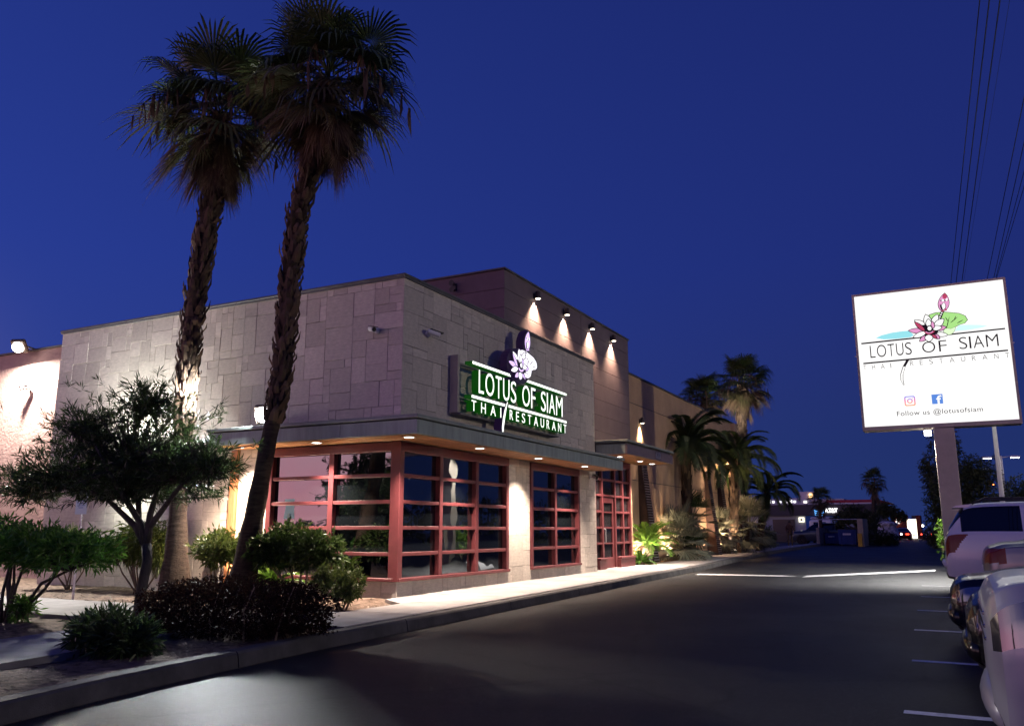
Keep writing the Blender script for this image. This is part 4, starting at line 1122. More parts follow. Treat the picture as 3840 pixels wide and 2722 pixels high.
def feather_mesh(name, L, elev, arch, lw, ln, material, seed=0, n=38, vshape=.5):
    rg = random.Random(seed); mb = MB(); pts = []
    x = z = 0.0; N = 14; ang = elev
    for i in range(N + 1):
        pts.append(Vector((x, 0, z))); x += math.cos(ang) * L / N; z += math.sin(ang) * L / N; ang -= arch / N * (.5 + i / N)
    mb.tube(pts, [.02 * (1 - i / N * .8) for i in range(N + 1)], 4, False)
    for k in range(n):
        s = .14 + .86 * k / (n - 1); f = s * N; i = min(N - 1, int(f)); p = pts[i].lerp(pts[i + 1], f - i); tx = (pts[i + 1] - pts[i]).normalized()
        nn = Vector((-tx.z, 0, tx.x)); l_ = ln * (math.sin(math.pi * (s * .86 + .1)) ** .6) * rg.uniform(.85, 1.1)
        for sg in (-1, 1):
            d = (Vector((0, sg, 0)) * .8 + tx * .55 + nn * vshape * rg.uniform(.5, 1.1)).normalized(); tip = p + d * l_; tip.z -= l_ * .28 * (1 - vshape)
            m_ = p + d * l_ * .5; w = tx * lw
            mb.add([p, m_ - w, tip, m_ + w], [(0, 1, 2), (0, 2, 3)])
    return mb.mesh(name, material, fix=False)

def sago(label, base, h, L, n, seed, material=None, name='cycad', group=None):
    rg = random.Random(seed); t = thing(name, label, 'cycad', base, group); material = material or M['sago']
    mb = MB().lathe([(.13, -.05), (.16, .05), (.17, h * .6), (.13, h), (.06, h + .06)], n=12)
    mb.build('trunk', M['trunk'], t, True, fix=False)
    ms = [feather_mesh('frond', L, e_, 1.1, .016, L * .20, material, seed + i, 34, .45) for i, e_ in enumerate((1.2, .75, .35, .0))]
    for i in range(n):
        lv = i * 4 // n; a = i * 2.399 + rg.uniform(-.15, .15); s = rg.uniform(.85, 1.1)
        link('frond', ms[lv], t, (math.cos(a) * .06, math.sin(a) * .06, h), (rg.uniform(-.1, .1), rg.uniform(-.1, .1), a), (s, s, s))
    return t

def feather_palm(label, pts, r, L, n, seed, name='feather_palm', group=None):
    rg = random.Random(seed); base = Vector(pts[0]); t = thing(name, label, 'palm tree', base, group)
    P = [path_interp(pts, i / 14) - np.array(base) for i in range(15)]; P[0] = P[0] - np.array([0, 0, .1])
    MB().tube(P, [r * (1.25 if i == 0 else 1) for i in range(15)], 14).build('trunk', M['trunk'], t, True, fix=False)
    mb = MB(); H = pts[-1][2] - pts[0][2]; z = .12; k = 0
    while z < 1.0:
        p = path_interp(pts, z) - np.array(base)
        for j in range(5):
            a = j * 1.257 + k * .6 + rg.uniform(-.2, .2); o = Vector((math.cos(a), math.sin(a), 0)); sd = Vector((-o.y, o.x, 0)); b0 = Vector(p) + o * r * .9
            hh = rg.uniform(.3, .5); w = .07; ou = rg.uniform(.05, .14)
            mb.add([b0 - sd * w, b0 + sd * w, b0 + Vector((0, 0, hh)) + o * ou + sd * w * .4, b0 + Vector((0, 0, hh)) + o * ou - sd * w * .4, b0 + o * .05 + Vector((0, 0, hh * .4))], [(0, 1, 4), (1, 2, 4), (2, 3, 4), (3, 0, 4)])
        z += .22 / H; k += 1
    tag(mb.build('leaf_bases', M['boot'], t, fix=False), kind='stuff')
    ms = [feather_mesh('frond', L, e_, ar, .018, L * .22, M['feather'], seed + i, 46, .12) for i, (e_, ar) in enumerate(((1.25, 2.0), (.9, 2.4), (.5, 2.3), (.05, 1.9)))]
    top = Vector(pts[-1]) - base
    for i in range(n):
        lv = min(3, i * 4 // n); a = i * 2.399 + rg.uniform(-.2, .2); s = rg.uniform(.85, 1.1)
        link('frond', ms[lv], t, top + Vector((0, 0, rg.uniform(-.1, .15))), (rg.uniform(-.2, .2), rg.uniform(-.15, .15), a), (s, s, s))
    return t

def small_fan(label, base, heads, rad, seed, material=None, name='dwarf_fan_palm', group=None):
    """clump of short trunks each with a head of stiff fans; heads [(dx,dy,h)]"""
    rg = random.Random(seed); t = thing(name, label, 'palm', base, group); mt = material or M['silverfan']
    key = 'small' + mt.name + str(round(rad, 2))
    if key not in FR: FR[key] = [fan_frond_mesh('frond', e_, mt, pet=rad * .55, rad=rad * .5, n=18, droop=.12, seed=i, spread=88, fray=.1) for i, e_ in enumerate((1.25, .8, .4, .0, -.4, -.8))]
    for dx, dy, h in heads:
        MB().tube([(dx * .25, dy * .25, -.06), (dx * .7, dy * .7, h * .55), (dx, dy, h)], [.10, .11, .10], 10).build('trunk', M['trunk'], t, True, fix=False)
        for i in range(26):
            lv = i * 6 // 26; a = i * 2.399 + rg.uniform(-.2, .2); s = rg.uniform(.85, 1.15)
            link('frond', FR[key][lv], t, (dx, dy, h), (rg.uniform(-.15, .15), rg.uniform(-.15, .15), a), (s, s, s))
    return t

def broad_tree(label, base, trunk_h, blobs, seed, n_tw=1500, leaf=(.16, .05), k=6, material=None, trunk_r=.16, name='shade_tree', group=None):
    rg = np.random.default_rng(seed); t = thing(name, label, 'tree', base, group); B = np.array(base)
    fork = B + np.array([0, 0, trunk_h]); tb = MB().tube([(0, 0, -.1), (.03, .02, trunk_h * .5), (0, 0, trunk_h)], [trunk_r * 1.2, trunk_r, trunk_r * .8], 10)
    for c, r in blobs:
        c = np.array(c); m_ = (fork + c) / 2 + rg.normal(size=3) * .15
        tb.tube([fork - B - np.array([0, 0, .1]), m_ - B, c - B], [trunk_r * .6, trunk_r * .4, trunk_r * .15], 6, False)
    tb.build('trunk', M['bark'], t, True, fix=False)
    vol = np.array([r[0] * r[1] * r[2] for c, r in blobs]); share = vol ** (2 / 3) / (vol ** (2 / 3)).sum(); Ps, Ds = [], []
    for (c, r), s in zip(blobs, share):
        p, d = blob_points(max(8, int(n_tw * s)), c, r, rg, .35, -1, .4); Ps.append(p); Ds.append(d)
    p, d, L, W = whorls(np.concatenate(Ps) - B, np.concatenate(Ds), k, leaf[0], leaf[1], 1.1, rg)
    link('crown', leaf_mesh('crown', p, d, L, W, material or M['tree'], .25, seed=seed), t)
    return t

# ------------------------------------------------------------------ planting in front of the building
def g15(x, y): return (x, y, gz(y) + .12)
P1 = [(-12.46, 10.85, .15), (-12.57, 10.87, 2.0), (-12.60, 10.9, 3.2), (-12.64, 10.9, 4.5), (-12.55, 10.9, 5.8), (-12.36, 10.9, 7.3), (-12.22, 10.9, 8.2), (-12.26, 10.9, 9.45)]
fan_palm('tall fan palm lit on its trunk, standing nearer the tree end of the stone wall', P1, .2, .17, 1.10, 11, bootfrom=.30, stalks=11, radii=[(0, .30), (.05, .235), (.12, .175), (.2, .14), (.3, .14), (.4, .155), (.7, .175), (1, .17)])
P2 = [(-10.45, 10.40, .15), (-10.27, 10.4, 1.2), (-10.02, 10.4, 2.65), (-9.86, 10.4, 3.4), (-9.74, 10.4, 4.55), (-9.71, 10.4, 5.55), (-9.61, 10.4, 6.7), (-9.43, 10.4, 7.3), (-9.22, 10.4, 8.0), (-9.08, 10.4, 9.05)]
fan_palm('taller dark fan palm leaning beside the window corner', P2, .2, .15, 1.04, 23, bootfrom=.33, stalks=11, radii=[(0, .27), (.06, .205), (.14, .165), (.25, .135), (.36, .13), (.7, .145), (1, .14)])

# oleander tree in the bed
rgt = np.random.default_rng(5)
ot = thing('oleander_tree', 'dark narrow leaved small tree in front of the stone wall', 'tree', g15(-9.75, 7.95))
OB = np.array(g15(-9.75, 7.95)); fork = np.array((-9.95, 8.0, 1.42))
tb = MB().tube([(0, 0, -.1), (-.02, 0, .35), (.03, .02, .75), tuple(np.array((-9.80, 8.0, 1.10)) - OB)], [.10, .07, .066, .068], 12)
main = tb.build('trunk', M['bark'], ot, True, fix=False)
limbs = [((-10.05, 8.0, 1.35), (-10.6, 7.9, 1.75), (-11.4, 7.8, 1.95)), ((-9.78, 8.0, 1.5), (-9.72, 8.05, 1.9), (-9.5, 8.1, 2.5)), ((-10.0, 8.0, 1.4), (-10.3, 8.2, 1.9), (-10.5, 8.4, 2.8)), ((-9.76, 8.0, 1.35), (-9.2, 7.9, 1.8), (-8.7, 7.8, 2.1)), ((-9.9, 7.95, 1.4), (-10.0, 7.6, 1.9), (-10.1, 7.3, 2.4))]
for a, c, d in limbs:
    MB().tube([np.array((-9.80, 8.0, 1.08)) - OB, np.array(a) - OB, np.array(c) - OB, np.array(d) - OB], [.058, .044, .03, .012], 8).build('limb', M['bark'], ot, True, fix=False)
oblobs = [((-10.25, 8.0, 2.42), (1.35, 1.1, .85)), ((-10.3, 8.0, 1.92), (1.15, .9, .36)), ((-11.5, 7.9, 2.10), (1.0, .8, .50)), ((-12.35, 7.9, 1.95), (.75, .6, .36)), ((-9.25, 8.0, 2.15), (.85, .75, .50)), ((-8.6, 7.9, 2.15), (.5, .45, .28)), ((-10.1, 8.1, 3.12), (.50, .45, .42)), ((-11.0, 7.8, 2.75), (.6, .5, .35))]
Ps, Ds = [], []
tw = MB()
for c, r in oblobs:
    p, d = blob_points(int(300 * (r[0] * r[1] * r[2]) ** .62 * 2.1), c, r, rgt, .25, -.85, .75); Ps.append(p); Ds.append(d)
    for q in p[::3]:
        m_ = np.array(c) * .5 + q * .5 - np.array([0, 0, .12]); tw.tube([np.array(c) - OB - np.array([0, 0, r[2] * .4]), m_ - OB, q - OB], [.014, .009, .004], 4, False)
tw.build('twigs', M['bark'], ot, fix=False)
p, d, L, W = whorls(np.concatenate(Ps) - OB, np.concatenate(Ds) + np.array([0, 0, .35]), 12, .155, .016, .8, rgt)
link('crown', leaf_mesh('crown', p, d, L, W, M['oleander'], .05, seed=3), ot)

shrub('oleander_bush', 'bushy sprouts at the foot of the small tree by the footpath', 'bush', g15(-7.5, 5.75), [((-7.45, 5.75, .31), (.46, .42, .27)), ((-7.74, 5.8, .30), (.28, .28, .24)), ((-7.1, 5.7, .28), (.30, .30, .22))], M['oleander'], (.15, .022), 420, 9, 8, .012, 31, .7)
shrub('bright_bush', 'bright green leggy bush at the edge of the footpath', 'bush', g15(-11.0, 6.95), [((-10.7, 7.0, 1.05), (.72, .6, .38)), ((-9.95, 7.0, 1.0), (.62, .55, .36)), ((-11.6, 7.0, 1.1), (.75, .6, .42)), ((-12.5, 7.0, 1.0), (.7, .6, .4))], M['bushb'], (.13, .026), 1500, 8, 9, .026, 32, .75, stem_mat='bark', flat=-.55)
shrub('low_bush', 'small bright shoot growing under the leggy bush', 'bush', g15(-10.75, 7.0), [((-10.72, 6.95, .32), (.22, .22, .2))], M['bush'], (.13, .026), 60, 7, 3, .01, 33)
shrub('weeping_bush', 'olive weeping bush with thin pale stems against the stone wall', 'bush', g15(-13.7, 11.1), [((-13.85, 11.1, 1.12), (.62, .45, .42)), ((-13.3, 11.1, 1.05), (.45, .4, .48)), ((-14.3, 11.1, 1.0), (.4, .35, .3))], M['bushd'], (.19, .024), 620, 8, 9, .018, 34, .8, droop=.45)
shrub('weeping_bush', 'dim bush behind the disabled parking sign at the wall', 'bush', g15(-15.6, 11.0), [((-15.5, 11.0, .95), (.7, .4, .45)), ((-16.4, 11.0, .9), (.6, .4, .4))], M['bushd'], (.15, .02), 420, 8, 6, .016, 35, .8)
shrub('corner_bush', 'round dark bush behind the leaning palm trunk near the cedar post', 'bush', g15(-11.4, 10.9), [((-11.45, 10.9, 1.0), (.52, .42, .34))], M['bushd'], (.13, .034), 330, 8, 5, .02, 36, .8)
shrub('window_bush', 'big green bush in front of the left face window', 'bush', g15(-9.3, 10.55), [((-9.55, 10.6, 1.08), (.58, .42, .38)), ((-9.0, 10.6, 1.0), (.46, .40, .34)), ((-9.95, 10.5, 1.0), (.40, .38, .30))], M['bushk'], (.13, .034), 900, 8, 7, .022, 37, .8)
shrub('corner_shrub', 'small twisted shrub at the pavement near the building corner', 'bush', g15(-8.0, 9.95), [((-7.95, 9.95, .52), (.36, .34, .27)), ((-8.3, 10.0, .62), (.25, .25, .2))], M['bushd'], (.085, .026), 420, 8, 5, .018, 38, .9)
sago('bright cycad behind the leaning palm trunk', g15(-10.35, 10.95), .22, .62, 26, 40)
# clipped hedge
rgh = np.random.default_rng(8)
hd = thing('hedge', 'low clipped russet brown hedge along the kerb', 'hedge', g15(-7.3, 7.35)); HB = np.array(g15(-7.3, 7.35))
hp = []
while len(hp) < 24000:
    q = rgh.random(3) * 2 - 1
    k_ = (abs(q[0]) ** 3.2 + abs(q[1]) ** 3.0 + abs(q[2]) ** 3.4) ** (1 / 3.1)
    if k_ > 1: continue
    s = (rgh.random() ** .25) / max(k_, .02) * .99; q = q * min(s, 1 / max(k_, 1e-3))
    lump = 1 + .10 * mnoise.noise(Vector(q * 2.2)) + .07 * mnoise.noise(Vector(q * 6))
    if q[2] < -.8: continue
    w = np.array([-7.35 + q[0] * 1.22, 7.25 + q[1] * .60 + q[0] * .05, .42 + q[2] * .31]); w[2] += .05 * mnoise.noise(Vector((w[0] * 2, w[1] * 2, 3)))
    w = np.array([-7.35, 7.25, .45]) + (w - np.array([-7.35, 7.25, .45])) * lump
    hp.append(w)
hp = np.array(hp); dirs = nrm(hp - np.array([-7.35, 7.25, .2]) * np.array([1, 1, 1])) + rgh.normal(size=hp.shape) * .7
link('foliage', leaf_mesh('foliage', hp - HB, dirs, .042 * (.6 + .7 * rgh.random(len(hp))), .018, M['hedge'], .1, seed=9), hd)
sb = MB()
for i in range(40):
    a = np.array([-7.35 + rgh.uniform(-1.0, 1.0), 7.25 + rgh.uniform(-.4, .4), gz(7) + .1]); e_ = a + np.array([rgh.uniform(-.25, .25), rgh.uniform(-.2, .2), rgh.uniform(.35, .6)])
    sb.tube([a - HB, (a + e_) / 2 - HB + rgh.normal(size=3) * .03, e_ - HB], [.012, .009, .005], 5, False)
sb.build('stems', M['twig'], hd, fix=False)

# mulch and stones lying on the bed
def litter(name, label, n, x0, x1, y0, y1, lo, hi, material, seed, lift=.115, excl=None):
    rg = np.random.default_rng(seed); mb = MB()
    cnt = 0
    while cnt < n:
        x, y = rg.uniform(x0, x1), rg.uniform(y0, y1)
        if x > kerb_x(y) - .2 or (excl and excl(x, y)): continue
        cnt += 1
        s = rg.uniform(lo, hi); h = .045 * mnoise.noise(Vector((x * .9, y * .9, 0))) + .03 * mnoise.noise(Vector((x * 3.2, y * 3.2, 4)))
        z = gz(y) + lift + h; a = rg.uniform(0, 6.28); ca, sa = math.cos(a) * s, math.sin(a) * s; w = rg.uniform(.25, .6); t_ = s * rg.uniform(.1, .5)
        mb.add([(x - ca, y - sa, z), (x + sa * w, y - ca * w, z + t_ * .4), (x + ca, y + sa, z + t_), (x - sa * w, y + ca * w, z + t_ * .7)], [(0, 1, 2), (0, 2, 3)])
    o = mb.build(name, material, fix=False); tag(o, label, kind='stuff'); return o
on_path = lambda x, y: (-9.5 < x < -7.3 and y < 7.6 and x > -9.4 + 0 * y) or (7.4 < y < 9.15 and x < -7.9)
litter('mulch', 'brown mulch and leaf litter strewn over the planting bed', 5200, -16, -6.3, 2.6, 11.8, .012, .045, M['chip'], 3, excl=lambda x, y: on_path(x, y) and not (x > -7.75 + .02 * (y - 4) and y < 6.5))
litter('gravel', 'fine pale gravel by the building corner', 1500, -10.8, -7.65, 9.3, 11.6, .008, .022, mat('gravel_chip', (.34, .24, .19), .9, .2, per=.4), 4, .12)
# ------------------------------------------------------------------ planting along the tan wall
def gb(x, y): return (x, y, gz(y) + .14)
sago('large bright green cycad lit from below next to the entrance', gb(-8.80, 26.3), .62, .98, 34, 51)
sago('low glossy green plant at the corner of the red entrance', gb(-8.66, 25.15), .08, .55, 18, 52, M['bush'], name='low_cycad')
small_fan('blue grey fan palm with spreading fans beside the bright cycad', gb(-8.75, 29.3), [(0, 0, .75), (.25, -.25, .4)], 1.35, 53)
small_fan('dark green fan palm clump below the feather palm', gb(-9.0, 32.3), [(0, 0, 1.35)], 1.25, 54, M['fan'])
small_fan('short stout fan palm in front of the lit wall', gb(-9.0, 36.6), [(0, 0, .9)], 1.1, 55)
small_fan('two trunked fan palm at the far end of the bed', gb(-8.95, 40.3), [(-.35, .2, 1.0), (.55, -.2, 1.15)], 1.45, 56)
small_fan('low fan palm at the pavement edge between the cycad and the stout palm', gb(-8.75, 31.2), [(0, 0, .25)], .95, 57, M['fan'])
feather_palm('feather palm with a shaggy trunk in front of the tan wall', [(-9.1, 31.8, .3), (-9.0, 31.8, 2.2), (-8.92, 31.8, 4.35)], .17, 2.35, 34, 58)
feather_palm('boot covered feather palm farther along the tan wall', [(-8.85, 38.2, .3), (-8.65, 38.1, 2.2), (-8.45, 38.0, 4.25)], .19, 2.3, 32, 59)
feather_palm('slim feather palm at the far corner of the tan wall', [(-8.7, 43.2, .3), (-8.4, 43.1, 1.6), (-8.1, 43, 3.0)], .14, 2.1, 18, 60)
fan_palm('tall fan palm with uplit trunk behind the tan wing', [(-9.65, 44.0, .2), (-9.5, 44, 4), (-9.33, 44, 7.2), (-9.2, 44, 8.9)], .28, .22, 1.08, 61, bootfrom=.3, stalks=6)
fan_palm('fan palm rising over the roof of the tan wing', [(-11.9, 46.2, .2), (-11.8, 46, 5), (-11.74, 46, 8.6)], .26, .2, 1.0, 62, bootfrom=.5, stalks=5)
shrub('dark_shrub', 'dark shrub mass at the end of the pavement behind the walker', 'bush', gb(-10.4, 52), [((-10.6, 52, 1.0), (1.2, 1.2, .8)), ((-9.9, 50.5, .7), (.9, 1.0, .6))], M['tree'], (.16, .05), 700, 7, 5, .03, 63)
litter('bark_mulch', 'reddish bark mulch under the palms by the tan wall', 900, -9.1, -8.4, 25.2, 46, .02, .06, mat('bark_chip', (.26, .12, .06), .9, .2, per=.4), 6, .158, excl=lambda x, y: x > -8.33 - (y - 26) * .075)

# ------------------------------------------------------------------ ground uplights
UPC = (1.0, .70, .45)
def uplight(x, y, label, target, energy, ang=80, col=UPC, big=.08, zoff=.15):
    t = thing('uplight', label, 'spotlight', (x, y, gz(y) + zoff - .01), 'ground spotlights in the beds')
    d = (Vector(target) - Vector((x, y, gz(y) + .1 + zoff))).normalized()
    MB().tube([(0, 0, -.06), (0, 0, .08)], .012, 6).build('stake', M['black'], t)
    q = d.to_track_quat('Z', 'Y').to_matrix().to_4x4(); c = Vector((0, 0, .13))
    me = MB().lathe([(.03, -.07), (.05, -.05), (.055, .05), (.05, .052)], n=14).mesh('lamp_head', M['black']); me.transform(Matrix.Translation(c) @ q); link('lamp_head', me, t)
    me = MB().lathe([(.045, .053), (.045, .056)], n=14).mesh('lens', M['sconce_lens']); me.transform(Matrix.Translation(c) @ q); link('lens', me, t)
    l_ = spot(t, c + d * .09, c + d * 2, energy, ang, .7, col, .04)
UPW = 520
uplight(-8.95, 26.0, 'spotlight in the bed behind the bright cycad', (-9.1, 26.5, 1.5), UPW * .8, 110)
uplight(-8.55, 25.75, 'spotlight in the bed in front of the bright cycad', (-8.8, 26.4, 1.2), UPW * .6, 90, (1, .85, .6))
uplight(-8.95, 29.0, 'spotlight behind the blue grey fan palm', (-9.15, 29.2, 2.0), UPW, 90)
uplight(-8.95, 34.6, 'spotlight at the foot of the second louvred panel', (-9.15, 34.8, 2.5), UPW * 1.4, 80)
uplight(-8.93, 36.3, 'spotlight behind the short stout fan palm', (-9.15, 36.5, 2.5), UPW * 1.6, 80)
uplight(-8.93, 38.9, 'spotlight beside the boot covered palm', (-9.1, 39.0, 2.5), UPW * 1.3, 80)
uplight(-8.55, 37.5, 'spotlight in front of the boot covered palm', (-8.5, 38.0, 4), UPW * 1.1, 70)
uplight(-9.5, 40.9, 'spotlight on the roof edge aimed at the tall fan palm trunk', (-9.4, 44, 7.6), UPW * 1.6, 60, (1, .92, .80), zoff=6.34)
uplight(-9.4, 31.3, 'spotlight behind the feather palm trunk', (-9.1, 31.9, 3), UPW * .7, 70)
uplight(-10.55, 11.25, 'spotlight between the bushes under the left face window', (-9.9, 10.9, 1.4), UPW * .75, 120, (1, .88, .72))
uplight(-11.85, 11.45, 'spotlight at the foot of the cedar post', (-11.9, 11.85, 1.2), UPW * .8, 110, (1, .74, .55))
t = thing('sign_light', 'lamp on a bracket lighting the stone wall from behind the small tree', 'wall lamp', (-14.95, YB, 2.45))
MB().box(-.06, .06, -.02, 0, -.08, .08, b=.006).tube([(0, -.02, 0), (0, -.25, .06), (0, -.42, .02)], .018, 8).build('bracket', M['black'], t)
MB().box(-.16, .16, -.56, -.40, -.05, .03, b=.02).build('housing', M['bronze'], t)
MB().box(-.13, .13, -.54, -.42, .031, .040).build('lens', emit('sign_light_lens', (.95, 1, .93), 8), t)
MB().box(-.10, .10, -.53, -.43, -.062, -.051).build('lower_lens', emit('sign_light_lens_low', (.95, 1, .93), 6), t)
spot(t, (0, -.48, .08), (.25, 0, 1.9), 1150, 165, 1.0, (.95, 1.0, .93), .10)
spot(t, (0, -.46, -.09), (-.1, 0, -.9), 160, 120, 1.0, (.95, 1.0, .9), .06)
uplight(-12.9, 11.3, 'spotlight near the foot of the lit palm trunk', (-12.6, 10.9, 1.6), UPW * .25, 80, (1, .7, .5))

# ------------------------------------------------------------------ floodlights
def floodlight(name, label, loc, aim, col, arm, emis, rl, beams):
    t = thing(name, label, 'floodlight', loc)
    d = Vector(aim).normalized(); q = d.to_track_quat('Z', 'Y').to_matrix().to_4x4()
    MB().tube(arm, .022, 8).build('arm', M['black'], t)
    me = MB().box(-.19, .19, -.18, .18, -.12, .0, b=.03).mesh('housing', M['bronze']); me.transform(q); link('housing', me, t)
    for k in range(5):
        me = MB().box(-.14 + k * .065, -.13 + k * .065, -.10, .10, -.16, -.122).mesh('cooling_fin', M['bronze']); me.transform(q); link('cooling_fin', me, t)
    me = MB().lathe([(rl, .001), (rl * .97, rl * .3), (rl * .80, rl * .6), (rl * .45, rl * .88), (rl * .1, rl)], n=18).mesh('lens', emit(name + '_lens', col, emis)); me.transform(q); link('lens', me, t)
    for aim_, en, spr in beams:
        a_ = Vector(aim_).normalized(); area(t, d * .03 + a_ * (rl * 1.02), a_ * 4, en, .24, .18, col, spr)
floodlight('canopy_floodlight', 'bright floodlight standing on the canopy beside the leaning palm', (-10.86, 11.12, 3.34), (.15, -.95, -.22), (.93, .97, 1.0), [(0, .05, -.21), (0, .05, -.04)], 26, .14,
           [((-1.75, -.30, .50), 110, 38), ((4.6, -7.7, -3.2), 72, 40), ((-.85, -.45, -.3), 150, 130)])
floodlight('wall_floodlight', 'bright floodlight on top of the rose stucco wall', (-20.75, 12.55, 5.88), (.3, -.72, -.6), (1, .93, .85), [(0, .5, .02), (0, .2, .06), (0, .05, .03)], 26, .14,
           [((.03, -.35, -.93), 700, 180), ((.55, -.6, -.55), 1000, 105)])

# ------------------------------------------------------------------ security cameras and small fixtures
def security_camera(label, loc, face, aim):
    t = thing('security_camera', label, 'camera', loc, 'security cameras on the walls')
    n = Vector(face); d = Vector(aim).normalized(); q = d.to_track_quat('Z', 'Y').to_matrix().to_4x4(); c = n * .16
    MB().tube([n * .002, n * .03], .055, 14).build('mount', M['white'], t)
    MB().tube([n * .03, n * .10, c], [.018, .018, .02], 8).build('arm', M['white'], t)
    me = MB().lathe([(.035, -.14), (.045, -.12), (.048, .10), (.046, .11)], n=14).mesh('body', M['white']); me.transform(Matrix.Translation(c) @ q); link('body', me, t)
    me = MB().lathe([(.038, .111), (.036, .114)], n=14).mesh('lens', M['black']); me.transform(Matrix.Translation(c) @ q); link('lens', me, t)
    me = MB().box(-.05, .05, .045, .055, -.1, .17).mesh('sunshade', M['black']); me.transform(Matrix.Translation(c) @ q); link('sunshade', me, t)
security_camera('white security camera on the stone wall facing the palms', (-8.92, YB, 4.83), (0, -1, 0), (.75, -.5, -.25))
security_camera('white security camera on the drive side just round the stone corner', (XA, 12.62, 4.87), (1, 0, 0), (.5, .75, -.2))
security_camera('white security camera on the pier beside the entrance', (XA, 20.45, 2.66), (1, 0, 0), (.6, -.6, -.3))
security_camera('security camera on a bracket on the rose stucco wall', (-20.75, 13.0, 4.86), (0, -1, 0), (-.8, -.5, -.15))
t = thing('roof_horn', 'small twin lamp on the mauve block side above the roof', 'wall lamp', (-10.05, 16.33, 6.98))
MB().box(-.05, .05, -.03, 0, -.09, .09, b=.006).build('plate', M['black'], t)
MB().lathe([(.03, 0), (.07, -.10), (.075, -.11)], (0, -.06, .07), 12, 'y').build('lamp_head', M['black'], t); MB().lathe([(.03, 0), (.07, -.10), (.075, -.11)], (.02, -.06, -.09), 12, 'y').build('lamp_head', M['black'], t)
t = thing('outlet_box', 'grey electrical box low on the stone wall by the palm', 'outlet box', (-14.05, YB, .42))
MB().box(-.08, .08, -.07, 0, -.10, .10, b=.008).build('box', M['steel'], t); MB().box(-.05, .01, -.075, -.0705, -.06, .06).build('cover', M['black'], t)
t = thing('meter_box', 'grey metal box on the stone wall behind the dark bush', 'box', (-12.55, YB, .78))
MB().box(-.12, .12, -.09, 0, -.16, .16, b=.01).build('box', M['steel'], t); MB().tube([(0, -.05, -.16), (0, -.05, -.65)], .015, 8).build('conduit', M['steel'], t)
# disabled parking sign
t = thing('disabled_parking_sign', 'blue and white disabled parking sign on a thin post', 'sign', g15(-13.2, 9.4))
MB().box(-.03, .03, -.006, .006, -.2, 1.55, b=.003).build('post', M['steel'], t)
sp = MB().box(-.15, .15, -.018, -.012, 1.42, 1.82, b=.012).build('plate', mat('sign_plate_pale', (.42, .52, .62), .45, .5), t)
MB().box(-.085, .085, -.0215, -.0185, 1.64, 1.79).build('blue_panel', mat('sign_blue', (.02, .06, .32), .45, .5), sp)
wm = mat('sign_white', (.75, .75, .75), .5, .5)
MB().tube([(.0, -.023, 1.765), (-.005, -.023, 1.715), (.035, -.023, 1.71), (.05, -.023, 1.67)], .006, 6).lathe([(.012, -.002), (.012, .002)], (.0, -.023, 1.775), 10, 'y').build('wheelchair_symbol', wm, sp)
mb = MB()
for z, w in ((1.595, .11), (1.56, .10), (1.525, .06)): mb.box(-w, w, -.0205, -.0185, z, z + .012)
mb.build('legend_lines', mat('sign_blue_text', (.05, .14, .40), .5, .4), sp)

# ------------------------------------------------------------------ car park light poles
def lot_light(label, loc, h, aims, energy, base_h=.75, col=(1, .93, .84), lit=True):
    t = thing('lot_light_pole', label, 'light pole', (loc[0], loc[1], gz(loc[1])))
    MB().lathe([(.30, -.05), (.30, base_h - .03), (.27, base_h)], n=20).build('concrete_base', mat('pole_base_concrete', (.42, .36, .26), .85, .3, var=.2), t)
    MB().tube([(0, 0, base_h), (0, 0, h)], [.075, .055], 12).build('pole', M['white'], t)
    MB().lathe([(.16, base_h + .001), (.16, base_h + .03), (.09, base_h + .06)], n=16).build('base_plate', M['white'], t)
    for a in aims:
        d = Vector((math.cos(a), math.sin(a), 0)); s = Vector((-d.y, d.x, 0))
        MB().tube([(0, 0, h - .1), d * .5 + Vector((0, 0, h - .06))], .03, 8).build('arm', M['white'], t)
        c = d * .75 + Vector((0, 0, h - .08))
        q = Matrix((( d.x, s.x, 0, c.x), (d.y, s.y, 0, c.y), (0, 0, 1, c.z), (0, 0, 0, 1)))
        me = MB().box(-.28, .28, -.18, .18, -.05, .06, b=.03).mesh('lamp_head', M['white']); me.transform(q); link('lamp_head', me, t)
        me = MB().box(-.22, .22, -.14, .14, -.062, -.051).mesh('lens', emit('lot_lens', col, 22) if lit else M['white']); me.transform(q); link('lens', me, t)
        if lit and energy: spot(t, c + Vector((0, 0, -.1)), c + d * 6 + Vector((0, 0, -6)), energy, 150, .5, col, .15)
    return t
lot_light('white light pole on a concrete base behind the pole sign', (1.36, 29.0), 4.9, [], 0, 1.05)
lot_light('far twin headed car park light among the trees', (3.0, 60), 5.7, [0, math.pi], 0)
lot_light('twin headed car park light beyond the parked cars', (30, 24), 8.0, [math.pi, 0], 12000, col=(1, .86, .66))

